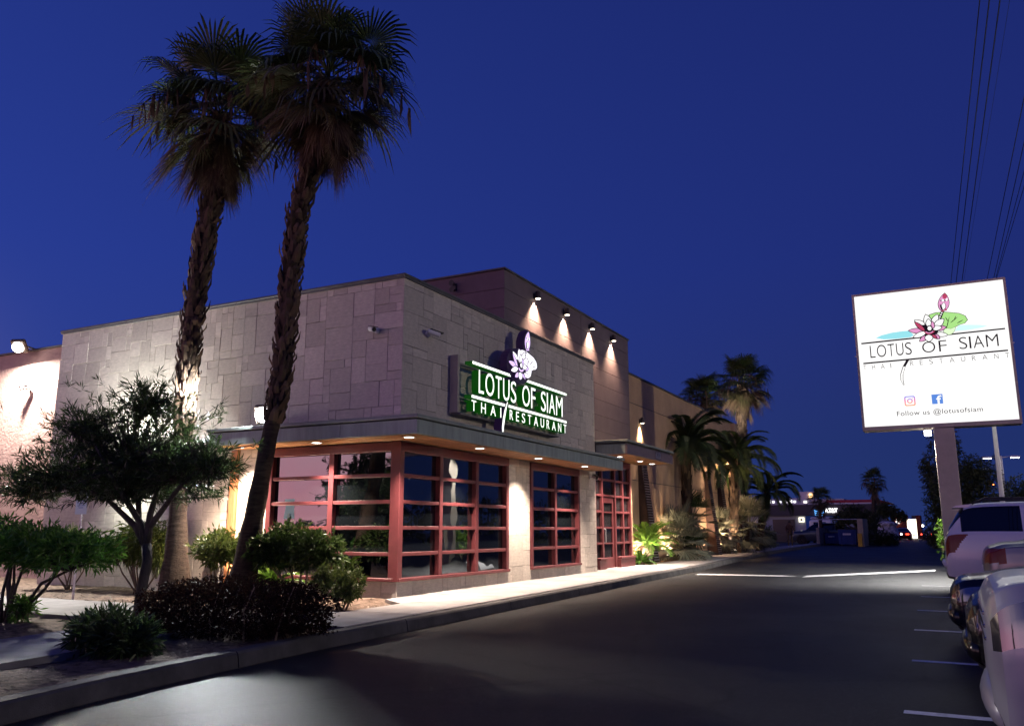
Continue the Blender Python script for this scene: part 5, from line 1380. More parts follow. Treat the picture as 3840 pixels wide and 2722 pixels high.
# ------------------------------------------------------------------ overhead wires
WM = mat('wire', (.01, .01, .012), .6, .3)
def wire(label, a, c, sag, r):
    a, c = Vector(a), Vector(c); pts = []
    for i in range(25):
        s = i / 24; p = a.lerp(c, s); p.z -= sag * 4 * s * (1 - s); pts.append(p)
    o = MB().tube(pts, r, 5).build('power_line', WM, fix=False); tag(o, label, 'cable', 'overhead power lines')
def wpt(x0, y0, x1, y1, z=11.0):
    """a straight cable through two points at its height, run long both ways"""
    d = ((x1 - x0) / (y1 - y0))
    return (x0 + d * (-14 - y0), -14, z), (x0 + d * (95 - y0), 95, z)
ws = [((1.292, 16.315), (1.033, 25.867), .014, 'power line leftmost of the bundle above the pole sign'), ((1.448, 16.396), (1.2, 25.954), .016, 'second power line from the left above the pole sign'), ((1.621, 16.486), (1.385, 26.05), .016, 'third power line from the left above the pole sign'), ((1.777, 16.567), (1.494, 26.106), .005, 'very thin cable just beside the three power lines'),
      ((2.276, 20.233), (2.168, 26.456), .014, 'power line passing close to the sign corner'), ((2.435, 22.761), (2.374, 26.563), .014, 'power line next outside the one by the sign corner'), ((2.56, 24.742), (2.514, 26.636), .012, 'inner one of the two outermost power lines'), ((2.65, 25.417), (2.61, 26.677), .012, 'outermost power line at the picture edge')]
for a, c, r, lab in ws:
    p, q = wpt(*a, *c); wire(lab, p, q, .25, r * .75)
# the poles that carry them, both out of view
for y in (-14.0, 95.0):
    t = thing('utility_pole', 'wooden utility pole carrying the power lines ' + ('behind the camera' if y < 0 else 'far down the drive'), 'utility pole', ((2.2 if y < 0 else -.4), y, gz(y)))
    MB().tube([(0, 0, -.1), (0, 0, 11.6)], [.17, .12], 10).build('pole', M['bark'], t); MB().box(-1.6, 1.6, -.06, .06, 10.85, 11.0, b=.01).build('crossarm', M['bark'], t)

# ------------------------------------------------------------------ what the window panes mirror: trees round the car park, outside the picture
def treeline(label, pts, h, n, seed):
    rg = np.random.default_rng(seed); P = []
    for _ in range(n):
        k = rg.random() * (len(pts) - 1); i = int(k); a, c = np.array(pts[i]), np.array(pts[i + 1]); q = a + (c - a) * (k - i)
        top = h * (.75 + .35 * mnoise.noise(Vector((q[0] * .13, q[1] * .13, seed))) + .15 * mnoise.noise(Vector((q[0] * .5, q[1] * .5, seed))))
        P.append((q[0] + rg.normal() * .8, q[1] + rg.normal() * .8, rg.random() ** .8 * top))
    P = np.array(P); o = link('treeline', leaf_mesh('treeline', P, rg.normal(size=P.shape), .75 * (.6 + .6 * rg.random(n)), .42, M['tree'], .2, seed=seed)); tag(o, label, kind='stuff')
treeline('dark line of trees along the far side of the car park', [(40, 5), (42, 40), (38, 75), (26, 100)], 5.6, 5000, 3)
treeline('dark line of trees behind the camera across the street', [(-75, -8), (-62, -30), (-40, -52), (-5, -60)], 3.3, 4500, 4)
broad_tree('dense tree standing outside the picture, mirrored in the window', (-24.6, -8.2, -.06), 1.2, [((-24.6, -8.2, 2.6), (1.9, 1.7, 1.5)), ((-24.2, -8.0, 4.0), (1.6, 1.5, 1.3)), ((-23.6, -8.5, 1.6), (1.4, 1.3, 1.1)), ((-25.6, -8.2, 1.5), (1.0, 1.0, 1.0))], 90, 2400, (.30, .11))

# grit and dry leaves in the gutter
rgg = np.random.default_rng(12); mb = MB()
for _ in range(1500):
    y = 2.2 + 26 * rgg.random() ** 1.6; x = kerb_x(y) + .03 + abs(rgg.normal()) * .16; s = rgg.uniform(.004, .016); a = rgg.uniform(0, 6.28); ca, sa = math.cos(a) * s, math.sin(a) * s; z = gz(y) + .003
    mb.add([(x - ca, y - sa, z), (x + sa * .6, y - ca * .6, z + s * .3), (x + ca, y + sa, z + s * .6), (x - sa * .6, y + ca * .6, z + s * .4)], [(0, 1, 2), (0, 2, 3)])
tag(mb.build('gutter_grit', M['chip'], fix=False), 'grit and dry leaves along the foot of the kerb', kind='stuff')
# ------------------------------------------------------------------ vehicles
def car_paint(name, col, metal=.5, rough=.28):
    return mat(name, col, rough, .3, metal, coat=.0 if max(col) < .05 else .4)
M['tyre'] = mat('tyre_rubber', (.015, .015, .016), .8, .3)
M['rim'] = mat('alloy_rim', (.45, .45, .47), .3, .5, metal=.9)
M['chrome'] = mat('chrome', (.75, .75, .77), .06, .5, metal=1.0)
M['plastic'] = mat('black_plastic', (.02, .02, .022), .5, .4)
M['taillens'] = mat('tail_lamp_red', (.16, .006, .004), .3, .35)
M['headlens'] = mat('head_lamp_lens', (.16, .16, .18), .07, .5, metal=.8)
M['amber'] = mat('amber_lens', (.5, .16, .02), .15, .6, coat=1.0)
KEYS = {
    # x: (bottom, belt, top, half width at belt, half width at top)
    'sedan': (4.6, [(0, .36, .56, .60, .55, .42), (.06, .24, .62, .70, .74, .60), (.35, .20, .70, .78, .86, .70), (.9, .19, .80, .87, .90, .74), (1.35, .19, .88, .96, .91, .72), (1.75, .19, .92, 1.20, .91, .60), (2.2, .19, .94, 1.42, .91, .57), (2.9, .19, .95, 1.44, .91, .57), (3.5, .20, .97, 1.30, .90, .58), (4.0, .22, .99, 1.06, .88, .66), (4.4, .28, .92, 1.00, .82, .62), (4.57, .36, .80, .88, .70, .5), (4.6, .42, .7, .76, .60, .4)], 1.40, 3.65, .33),
    'suv': (4.7, [(0, .42, .82, .92, .66, .52), (.05, .28, .90, 1.00, .84, .70), (.3, .25, .98, 1.06, .93, .78), (.9, .25, 1.04, 1.12, .95, .80), (1.3, .25, 1.08, 1.18, .96, .76), (1.7, .25, 1.12, 1.50, .96, .68), (2.1, .25, 1.13, 1.72, .96, .66), (3.2, .25, 1.14, 1.76, .96, .66), (4.1, .26, 1.16, 1.74, .94, .65), (4.45, .30, 1.14, 1.62, .92, .63), (4.62, .36, 1.08, 1.20, .86, .62), (4.7, .45, .9, 1.0, .78, .55)], 1.0, 3.75, .37),
    'van': (5.0, [(0, .40, .70, .76, .58, .45), (.06, .26, .78, .86, .82, .66), (.35, .23, .88, .96, .92, .76), (.85, .22, .98, 1.07, .96, .78), (1.2, .22, 1.05, 1.25, .97, .72), (1.6, .22, 1.10, 1.58, .98, .70), (2.0, .22, 1.12, 1.70, .98, .70), (3.2, .22, 1.14, 1.76, .98, .70), (4.3, .24, 1.15, 1.74, .97, .70), (4.62, .26, 1.15, 1.66, .96, .68), (4.80, .28, 1.14, 1.40, .94, .70), (4.92, .30, 1.10, 1.16, .92, .74), (4.98, .32, .85, .92, .88, .72), (5.0, .36, .62, .66, .80, .6)], .98, 3.95, .345),
}
def car(label, style, paint, loc, flip, cat='car', nose_chrome=False, scale=1.0, detail=True, name='parked_car'):
    Lc, keys, wx0, wx1, wr = KEYS[style]
    t = thing(name, label, cat, loc); t.rotation_euler = (0, 0, math.pi if flip else 0); t.scale = (scale,) * 3
    K_ = np.array(keys); xs = np.unique(np.concatenate([np.linspace(0, Lc, 190 if detail else 60), np.linspace(0, .5, 30), np.linspace(Lc - .6, Lc, 36), K_[:, 0]])) if detail else np.unique(np.concatenate([np.linspace(0, Lc, 60), K_[:, 0]]))
    # smooth (Catmull-Rom style) interpolation through the stations
    def smooth(col):
        x, y = K_[:, 0], K_[:, col]; m_ = np.gradient(y, x); out = np.empty_like(xs)
        for i, q in enumerate(xs):
            k = min(max(np.searchsorted(x, q) - 1, 0), len(x) - 2); h = x[k + 1] - x[k]; s = (q - x[k]) / h; d = (y[k + 1] - y[k]) / h
            m0 = np.clip(m_[k], -3 * abs(d), 3 * abs(d)) if d * m_[k] > 0 else 0; m1 = np.clip(m_[k + 1], -3 * abs(d), 3 * abs(d)) if d * m_[k + 1] > 0 else 0
            out[i] = (2 * s ** 3 - 3 * s * s + 1) * y[k] + (s ** 3 - 2 * s * s + s) * h * m0 + (-2 * s ** 3 + 3 * s * s) * y[k + 1] + (s ** 3 - s * s) * h * m1
        return out
    zb, zs_, zt, wb, wt = (smooth(c) for c in range(1, 6))
    prof = []
    for i in range(len(xs)):
        b_, s_, p_, w, v = zb[i], zs_[i], zt[i], wb[i], wt[i]
        half = [(0, b_), (w * .86, b_), (w * .965, b_ + .05), (w * .985, b_ + (s_ - b_) * .22), (w, b_ + (s_ - b_) * .45), (w * .995, b_ + (s_ - b_) * .66), (w * .975, b_ + (s_ - b_) * .86), (w * .955, s_)]
        top_in = p_ - s_
        for q in (.18, .4, .62, .82): half.append((w * .945 + (v - w * .945) * q ** 1.05, s_ + top_in * q))
        half += [(v * .97, s_ + top_in * .93), (v * .86, p_ - .008), (v * .55, p_ + .012), (0, p_ + .02)]
        if detail:
            hh = np.array(half); tt = np.arange(len(hh)); fine = np.linspace(0, len(hh) - 1, (len(hh) - 1) * 4 + 1)
            half = list(zip(np.interp(fine, tt, hh[:, 0]), np.interp(fine, tt, hh[:, 1])))
        prof.append(half)
    nh = len(prof[0]); V = []; 
    for i, x in enumerate(xs):
        for (y, z) in prof[i]: V.append((x, y, z))
        for (y, z) in prof[i][-2:0:-1]: V.append((x, -y, z))
    n = 2 * nh - 2; cats = {}
    roofx = [k for k in keys if k[2 + 1] - k[2] > .3]; rx0, rx1 = roofx[0][0], roofx[-1][0]
    def categorise(cx_, cy_, cz_, k):
        kk = (k if k < nh - 1 else n - 1 - k) / (4 if detail else 1)
        i = int(np.clip(np.searchsorted(xs, cx_), 0, len(xs) - 1)); s_, p_, b_ = zs_[i], zt[i], zb[i]
        ay = abs(cy_); sd = 'a' if cy_ > 0 else 'b'
        for wx in (wx0, wx1):
            if ay > wb[i] * .7 and (cx_ - wx) ** 2 + (cz_ - wr) ** 2 < (wr + .055) ** 2: return 'drop'
        glassy = p_ - s_ > .16
        if 7 <= kk < 12 and glassy and rx0 - .25 < cx_ < rx1 + .05:
            fr = (cz_ - s_) / max(p_ - s_, .01)
            if .08 < fr < .88 and not any(abs(cx_ - q) < .045 for q in (rx0 + 1.0, rx0 + 2.0)): return 'side_window_' + sd
        if kk >= 12:
            if style == 'sedan':
                if 1.42 < cx_ < 2.12: return 'windshield'
                if 3.25 < cx_ < 3.95: return 'rear_window'
            else:
                if rx0 - .42 < cx_ < rx0 + .42 and p_ < K_[:, 3].max() - .03: return 'windshield'
                if cx_ > Lc - .62 and p_ < K_[:, 3].max() - .09 and p_ > s_ + .04: return 'rear_window'
        if kk >= 10.5 and style != 'sedan' and cx_ > Lc - .40 and p_ > s_ + .05: return 'rear_window'
        hz = keys[1][2]
        if 5.2 < kk < 6.9 and .015 < cx_ < .40: return 'headlight_' + sd
        if cx_ < .12 and ay < .52 and hz - .20 < cz_ < hz + .02: return 'grille'
        if cx_ < .14 and ay < .64 and b_ + .04 < cz_ < b_ + (.36 if style == 'suv' else .17): return 'lower_grille'
        tz = keys[-3][2]
        if style == 'sedan':
            if cx_ > Lc - .32 and tz - .20 < cz_ < tz + .03 and ay > wb[i] * .55: return 'tail_lamp_' + sd
        elif 4.7 < kk < 6.99 and cx_ > Lc - .46 + (6.99 - kk) * .12 and cx_ < Lc - .03: return 'tail_lamp_' + sd
        if b_ + .0 <= cz_ < b_ + .06: return 'sill_trim'
        return 'body'
    for i in range(len(xs) - 1):
        for k in range(n):
            f = (i * n + k, i * n + (k + 1) % n, (i + 1) * n + (k + 1) % n, (i + 1) * n + k)
            c = np.mean([V[q] for q in f], 0); cats.setdefault(categorise(*c, k), []).append(f)
    cats.setdefault('body', []).append(tuple(range(n))); cats['body'].append(tuple((len(xs) - 1) * n + k for k in range(n)))
    mats_ = {'body': paint, 'windshield': M['carglass'], 'rear_window': M['carglass'], 'grille': M['plastic'], 'lower_grille': M['plastic'], 'sill_trim': M['plastic']}
    for c, fs in cats.items():
        if c == 'drop': continue
        nm = c[:-2] if c[-2:] in ('_a', '_b') else c
        m_ = mats_.get(nm) or (M['carglass'] if 'window' in nm else M['headlens'] if nm == 'headlight' else M['taillens'])
        used = sorted({q for f in fs for q in f}); mp = {q: j for j, q in enumerate(used)}
        mb = MB(); mb.add([V[q] for q in used], [tuple(mp[q] for q in f) for f in fs]); mb.build(nm, m_, t, True)
    # wheels, wells, arches
    wl_ = [(wx, sy) for wx in (wx0, wx1) for sy in (-1, 1)]
    wmax = K_[:, 4].max()
    ty = MB().lathe([(wr * .66, -.10), (wr * .9, -.11), (wr * .985, -.085), (wr, -.04), (wr, .04), (wr * .985, .085), (wr * .9, .11), (wr * .66, .10)], n=28, axis='y').mesh('tyre', M['tyre'], True)
    rm = MB().lathe([(wr * .665, -.09), (wr * .66, -.10), (wr * .60, -.085), (wr * .58, -.03)], n=28, axis='y')
    for k in range(5):
        a = 2 * math.pi * k / 5; d = Vector((math.cos(a), 0, math.sin(a))); e_ = Vector((-math.sin(a), 0, math.cos(a)))
        vs = [d * .03 + e_ * .035, d * .03 - e_ * .035, d * wr * .62 - e_ * .03, d * wr * .62 + e_ * .03]
        rm.add([v + Vector((0, -.085, 0)) for v in vs] + [v + Vector((0, -.05, 0)) for v in vs], [(0, 1, 2, 3), (4, 7, 6, 5), (0, 3, 7, 4), (1, 5, 6, 2)])
    rm.lathe([(.05, -.10), (.06, -.06)], n=12, axis='y'); rmm = rm.mesh('rim', M['rim'])
    for wx, sy in wl_:
        w = link('wheel', ty, t, (wx, sy * (wmax - .14), wr), (0, 0, 0 if sy < 0 else math.pi)); link('rim', rmm, w)
        mb = MB().lathe([(wr + .06, -.14), (wr + .06, .22)], (0, 0, 0), 20, 'y'); mb.build('wheel_well', M['plastic'], t, loc=(wx, sy * (wmax - .22), wr))
        mb = MB(); mb.tube([(wx + (wr + .06) * math.cos(a), sy * (wmax - .025), wr + (wr + .06) * math.sin(a)) for a in np.linspace(R(-12), R(192), 22)], .024, 6); mb.build('wheel_arch', M['plastic'] if style == 'suv' else paint, t, True)
    if detail:
        bz = keys[6][2]
        for sy in (-1, 1):
            mx = keys[5][0] + .12; yb = sy * (wmax - .06)
            mb = MB().tube([(mx, yb, bz + .05), (mx - .02, yb + sy * .12, bz + .08)], .018, 6).box(mx - .09, mx + .04, min(yb + sy * .10, yb + sy * .30), max(yb + sy * .10, yb + sy * .30), bz + .02, bz + .17, b=.035)
            mb.build('door_mirror', M['plastic'], t, True)
            MB().box(Lc * .44, Lc * .44 + .18, min(sy * wmax, sy * (wmax + .015)), max(sy * wmax, sy * (wmax + .015)), bz - .16, bz - .13, b=.006).build('door_handle', paint, t)
            hz = keys[1][2]
            for dy, rr_ in ((.70, .055), (.57, .045)): MB().lathe([(rr_, -.012), (rr_ * .96, -.016), (rr_ * .55, .02), (rr_ * .2, .03)], (.085, sy * dy, hz - .085), 16, 'x').build('lamp_bowl', M['chrome'], t, True)
            MB().lathe([(.055, -.01), (.06, 0)], (.075, sy * .62, keys[1][1] + .16), 14, 'x').build('fog_lamp', M['headlens'], t)
        MB().box(Lc - .012, Lc + .008, -.16, .16, keys[-2][1] + .20, keys[-2][1] + .31, b=.004).build('licence_plate', M['white'], t)
        if nose_chrome:
            for k in range(3): MB().box(-.012, .05, -.48, .48, keys[1][2] - .17 + k * .065, keys[1][2] - .15 + k * .065, b=.005).build('grille_bar', M['chrome'], t)
        if style == 'van':
            for sy in (-1, 1):
                MB().tube([(2.1, sy * .62, 1.70), (2.25, sy * .62, 1.81), (4.2, sy * .62, 1.84), (4.45, sy * .62, 1.73)], .022, 8).build('roof_rail', M['plastic'], t, True)
            MB().prism([(4.45, 1.725), (4.72, 1.70), (4.80, 1.66), (4.5, 1.66)], -.66, .66, 'y').build('spoiler', paint, t)
            MB().tube([(4.985, -.86, .56), (5.02, -.4, .60), (5.02, .4, .60), (4.985, .86, .56)], .05, 8).build('bumper', paint, t, True)
        else:
            MB().tube([(.13, -.72, keys[1][1] + .11), (.075, -.55, keys[1][1] + .12), (.05, -.2, keys[1][1] + .12), (.05, .2, keys[1][1] + .12), (.075, .55, keys[1][1] + .12), (.13, .72, keys[1][1] + .11)], .10, 12).build('bumper', paint, t, True)
    return t
SIL = car_paint('silver_lilac_paint', (.33, .33, .38), .2, .34)
WHT = car_paint('pearl_white_paint', (.68, .68, .72), .05, .32)
BLK = car_paint('black_paint', (.006, .006, .008), .0, .16)
DKB = car_paint('deep_blue_paint', (.006, .008, .016), .0, .16)
GRY = car_paint('grey_paint', (.20, .20, .22), .5, .3)
car('silver sport utility car nosing out of the nearest bay, cut by the picture edge', 'suv', SIL, (.10, 5.62, gz(5.6)), False, nose_chrome=True)
car('black car parked nose out right behind the silver sport utility car', 'sedan', BLK, (.02, 8.35, gz(8.3)), False)
car('glossy dark blue car with its nose towards the drive', 'sedan', DKB, (-.10, 11.0, gz(11)), False)
car('grey car showing only its tail lamp between the dark car and the minivan', 'sedan', GRY, (.38 + 4.6, 16.45, gz(16.5)), True)
car('white minivan backed up to the drive beside the sign pole', 'van', WHT, (-.20 + 5.0, 19.45, gz(19.4)), True, 'minivan')
# far cars
car('blue grey car parked beyond the end of the pavement', 'suv', car_paint('slate_paint', (.035, .045, .07), .4), (-12.5, 76, .13), False, detail=False)
car('pale car parked beside the bin enclosure', 'sedan', car_paint('pale_blue_paint', (.10, .12, .16), .4), (-10.4 - .3, 79.5, .13), False, detail=False)
def lamp_dot(label, loc, r, col, strength, cat='light', group='small far lights'):
    o = MB().lathe([(r * .3, -r), (r * .8, -r * .6), (r, 0), (r * .8, r * .6), (r * .3, r)], n=10).build('far_light', emit('far_light_emitter', col, strength)); o.location = loc; tag(o, label, cat, group)
c1 = car('dark red car with lit tail lamps far down the drive', 'sedan', car_paint('red_paint', (.20, .01, .01), .3), (-5.6, 118, .13), False, detail=False); c1.rotation_euler = (0, 0, R(-90))
c2 = car('car crossing at the far end of the drive by the bright shop', 'suv', WHT, (-3.2, 112, .13), False, detail=False)
M['tail_on'] = emit('tail_lamp_on', (1, .05, .02), 6)
for x in (-.55, .55): MB().box(4.60, 4.63, x - .18, x + .18, .62, .78).build('tail_glow', M['tail_on'], c1)

# ------------------------------------------------------------------ person walking on the far pavement
def person(label, loc, h):
    t = thing('person', label, 'person', loc); s = h / 1.75
    bm = bmesh.new(); sk = bm.verts.layers.skin.verify(); J = {}
    def v(n_, p, r):
        q = bm.verts.new(Vector(p) * s); q[sk].radius = (r * s, r * s); J[n_] = q
    v('pelvis', (0, 0, .95), .15); v('waist', (0, 0, 1.10), .14); v('chest', (0, -.01, 1.32), .17); v('neck', (0, 0, 1.48), .06); v('head', (0, -.02, 1.60), .095); v('crown', (0, -.01, 1.70), .085)
    for sg, n_, fy in ((-1, 'l', -.10), (1, 'r', .10)):
        v('sh' + n_, (sg * .19, 0, 1.42), .065); v('el' + n_, (sg * .25, -fy * .5, 1.14), .048); v('wr' + n_, (sg * .24, -.08 - fy, .92), .036); v('hd' + n_, (sg * .23, -.11 - fy, .83), .040)
        v('hp' + n_, (sg * .095, 0, .90), .10); v('kn' + n_, (sg * .10, fy * .8 - .03, .50), .065); v('an' + n_, (sg * .10, fy * 1.5, .10), .045); v('toe' + n_, (sg * .11, fy * 1.5 - .15, .035), .035)
    E_ = [('pelvis', 'waist'), ('waist', 'chest'), ('chest', 'neck'), ('neck', 'head'), ('head', 'crown')]
    for n_ in 'lr': E_ += [('chest', 'sh' + n_), ('sh' + n_, 'el' + n_), ('el' + n_, 'wr' + n_), ('wr' + n_, 'hd' + n_), ('pelvis', 'hp' + n_), ('hp' + n_, 'kn' + n_), ('kn' + n_, 'an' + n_), ('an' + n_, 'toe' + n_)]
    for a, c in E_: bm.edges.new((J[a], J[c]))
    J['pelvis'][sk].use_root = True
    me = bpy.data.meshes.new('body'); bm.to_mesh(me); bm.free(); o = link('body', me)
    o.modifiers.new('skin', 'SKIN'); m_ = o.modifiers.new('sub', 'SUBSURF'); m_.levels = m_.render_levels = 2
    dg = bpy.context.evaluated_depsgraph_get(); dg.update(); me2 = bpy.data.meshes.new_from_object(o.evaluated_get(dg)); bpy.data.objects.remove(o)
    me2.name = 'body'; me2.materials.clear()
    for q in (mat('skin', (.24, .13, .085), .6, .4), mat('patterned_shirt', (.10, .05, .035), .85, .2, var=.9, scale=14), mat('khaki_trousers', (.11, .075, .045), .85, .2, var=.2), mat('pale_shoe', (.5, .5, .5), .7, .3)): me2.materials.append(q)
    for p in me2.polygons:
        z = p.center.z / s; ax = abs(p.center.x / s); p.use_smooth = True
        p.material_index = 3 if z < .10 else 2 if z < .98 and ax < .205 else 1 if (.98 <= z < 1.46 and (ax < .2 or z > 1.12)) else 0
    link('body', me2, t)
    hm = MB().lathe([(.02, .10), (.075, .075), (.105, .02), (.10, -.04), (.085, -.07)], (0, .012, 1.665), 14); hm.v = [(x * s, y * s, z * s) for x, y, z in hm.v]; hm.build('hair', mat('dark_hair', (.015, .012, .01), .7, .3), t, True)
    fm = MB()
    for x in (-.035, .035): fm.box(x - .012, x + .012, -.118, -.108, 1.605, 1.615)
    fm.box(-.012, .012, -.135, -.10, 1.575, 1.60, b=.004); fm.box(-.025, .025, -.116, -.106, 1.545, 1.552); fm.v = [(x * s, y * s, z * s) for x, y, z in fm.v]; fm.build('face_features', mat('face_dark', (.10, .05, .04), .6, .3), t)
    return t
person('person in a patterned shirt and khaki trousers walking on the far pavement', (-8.86, 53.5, .295), 1.55)

# ------------------------------------------------------------------ bins and enclosure
CW = mat('enclosure_block', (.20, .19, .18), .9, .2, var=.2)
t = thing('bin_enclosure', 'low grey block bin enclosure with a beige end pier', 'enclosure', (-7.6, 68, .13))
MB().box(-2.0, 1.62, 8.0, 8.25, 0, 1.42).build('back_wall', CW, t); MB().box(-2.0, -1.78, 2.0, 7.99, 0, 1.35).build('side_wall', CW, t)
MB().box(1.36, 1.75, -1.4, 2.4, 0, 2.0, b=.02).build('end_pier', mat('beige_pier', (.36, .31, .22), .85, .2, var=.15), t)
MB().box(1.33, 1.62, -1.52, -1.402, 0, .95, b=.01).build('yellow_guard', mat('yellow_paint', (.55, .34, .03), .6, .4, var=.2), t)
MB().tube([(-1.9, 3.0, 2.0), (1.4, 2.0, 2.0)], .035, 8).build('gate_rail', M['steel'], t); MB().tube([(-1.9, 3.0, 1.3), (-1.9, 3.0, 2.03)], .03, 8).build('gate_post', M['steel'], t)
BL = mat('blue_bin_paint', (.008, .03, .16), .6, .3, var=.2)
def skip(label, loc, w, h, d):
    t = thing('dumpster', label, 'dumpster', loc, 'blue dumpsters in the bin enclosure')
    MB().prism([(-w / 2, .12), (w / 2, .12), (w / 2 * 1.06, h), (-w / 2 * 1.06, h)], 0, d, 'y').build('container', BL, t)
    MB().box(-w / 2 * 1.08, w / 2 * 1.08, -.04, d, h + .002, h + .05, b=.01).build('lid', M['plastic'], t)
    for x in (-.35, .35): MB().box(w * x - .05, w * x + .05, .1, .2, 0, .118).build('caster', M['black'], t)
    for x in (-.36, 0, .36): MB().box(w * x - .03, w * x + .03, -.035, -.002, .14, h - .03).build('rib', BL, t)
    mb = MB(); n = 8
    for k in range(n): mb.box(-w * .24 + k * w * .06, -w * .24 + k * w * .06 + w * .04, -.042, -.0355, h * .66, h * .66 + h * .11)
    mb.build('lettering', M['white'], t)
skip('smaller blue dumpster with a white word on its front', (-8.75, 72.2, .13), 1.02, .95, 1.2)
skip('larger blue dumpster next to the beige pier', (-7.30, 69.5, .13), 1.22, 1.22, 1.3)

# ------------------------------------------------------------------ far street: shops
def box_part(t, o, name, m_, *a, b=0.0): 
    mb = MB().box(*a, b=b); mb.v = [(x - o[0], y - o[1], z - o[2]) for x, y, z in mb.v]; return mb.build(name, m_, t)
FB = thing('phone_shop', 'dark banded shop with a lit phone company sign', 'building', (-14, 92, .13)); fo = (-14, 92, .13)
DARK = mat('dark_fascia', (.06, .055, .065), .7, .3); GREYW = mat('pale_grey_wall', (.30, .32, .36), .8, .2)
box_part(FB, fo, 'wall', GREYW, -22, -7.2, 90.5, 100, .13, 2.75); box_part(FB, fo, 'fascia', DARK, -22, -7.0, 90, 100, 2.76, 3.85); box_part(FB, fo, 'parapet', mat('white_parapet', (.5, .5, .55), .8, .2), -22, -7.0, 90.1, 100, 3.86, 4.0)
box_part(FB, fo, 'blue_wall', mat('blue_wall', (.02, .12, .42), .6, .3), -13.3, -10.0, 90.3, 90.49, .13, 2.75)
box_part(FB, fo, 'storefront', mat('dark_shopfront', (.03, .03, .035), .2, .5), -16.6, -14.4, 90.4, 90.49, .13, 2.4)
for k in range(3): box_part(FB, fo, 'window', M['carglass'], -12.9 + k * .9, -12.2 + k * .9, 90.2, 90.29, .3, 1.6)
t_ = box_part(FB, fo, 'lit_plaque', emit('plaque_light', (1, .95, .75), 1.6), -14.0, -13.45, 90.3, 90.49, 2.1, 2.6); box_part(t_, fo, 'plaque_mark', M['black'], -13.82, -13.62, 90.28, 90.299, 2.25, 2.45)
me = fit_text('AT&T', 'lit_lettering', [emit('shop_letters', (1, 1, 1), 3)], -11.35, -10.15, 3.02, 3.46, extrude=.05, offset=.02); me.transform(Matrix.Translation((0, 89.9, 0)) @ FACE_Y); me.transform(Matrix.Translation(-Vector(fo))); link('lit_lettering', me, FB)
gl = emit('globe_blue', (.12, .42, 1.0), 2.2)
for sg in (-1, 1):
    for k in range(3):
        mb = MB(); a0, a1 = R(8 + 0 * k), R(60)
        c = (-11.9, 3.12); rr = .47 - k * .02
        pts = [(c[0] + sg * rr * math.cos(a) , c[1] + .20 - k * .20 + rr * .35 * (1 - math.sin(a)) - .12) for a in np.linspace(R(15), R(75), 6)]
        poly = pts + [(x, z - .09) for x, z in pts[::-1]]
        mb.prism(poly, 89.85, 89.95, 'y'); mb.v = [(x - fo[0], y - fo[1], z - fo[2]) for x, y, z in mb.v]; mb.build('globe_stripe', gl, FB)
BG = thing('rear_shop', 'white roofed building behind the dark shop with lit letters', 'building', (-15, 112, .13)); bo = (-15, 112, .13)
box_part(BG, bo, 'wall', mat('white_wall', (.5, .5, .55), .8, .2), -26, -11.8, 112, 122, .13, 5.15); box_part(BG, bo, 'sign_band', mat('mauve_band', (.35, .33, .48), .7, .3), -22.5, -17.2, 111.8, 111.99, 4.6, 5.3)
for k in range(11):
    if k == 5: continue
    box_part(BG, bo, 'lit_letter', emit('band_letters', (1, 1, 1), 2.0), -22.2 + k * .44, -21.92 + k * .44, 111.72, 111.79, 4.72, 4.98 + .1 * (k % 2))
box_part(BG, bo, 'tower', mat('white_tower', (.55, .52, .6), .8, .2), -17.2, -15.3, 112.1, 114, 5.16, 6.1); box_part(BG, bo, 'tower_lamp', emit('tower_lamp', (1, .6, .25), 4), -15.9, -15.5, 111.95, 112.09, 5.3, 5.85)
for x in (-18.6, -17.9, -16.6): box_part(BG, bo, 'roof_window', emit('roof_window_glow', (1, .97, .9), 1.6), x, x + .4, 111.9, 111.99, 4.55, 4.95)
RB = thing('red_roof_shop', 'building with a long dark red roof band behind the trees', 'building', (-9, 104, .13)); ro = (-9, 104, .13)
box_part(RB, ro, 'wall', mat('dim_wall', (.22, .21, .22), .8, .2), -12.8, -7.0, 104, 112, .13, 4.3); box_part(RB, ro, 'red_roof', mat('red_roof', (.28, .02, .04), .6, .3), -12.9, -7.3, 103.8, 112, 4.32, 4.72); 
mb = MB().prism([(-7.29, 4.72), (-6.0, 4.33), (-7.29, 4.33)], 103.8, 112, 'y'); mb.v = [(x - ro[0], y - ro[1], z - ro[2]) for x, y, z in mb.v]; mb.build('roof_end', mat('red_roof_dark', (.16, .012, .025), .6, .3), RB)
DS = thing('red_diner', 'dark red diner with a glowing storefront far down the drive', 'building', (-6, 131, .13)); do = (-6, 131, .13); RW = mat('brick_red_wall', (.22, .045, .03), .8, .2, var=.15)
box_part(DS, do, 'wall', RW, -7.7, -5.75, 130.5, 136, .13, 3.33); box_part(DS, do, 'wall', RW, -4.55, -4.0, 130.5, 136, .13, 3.33); box_part(DS, do, 'header', DARK, -5.1, -4.56, 130.6, 136, 2.85, 3.3)
box_part(DS, do, 'storefront_glow', emit('storefront_glow', (1, .86, .66), 3.2), -5.74, -4.56, 130.9, 131, .2, 2.84); box_part(DS, do, 'awning', M['white'], -5.9, -4.6, 130.0, 130.49, 2.80, 2.9)
t_ = box_part(DS, do, 'sign_box', emit('diner_sign', (1, .95, .92), 2.4), -7.15, -6.55, 130.35, 130.49, 2.2, 2.85); box_part(t_, do, 'sign_mark', emit('diner_mark', (.8, .05, .05), 1.2), -6.95, -6.75, 130.32, 130.349, 2.35, 2.7)
for k in range(3): box_part(DS, do, 'door_frame', M['black'], -5.55 + k * .33, -5.51 + k * .33, 130.8, 130.89, .2, 1.1)
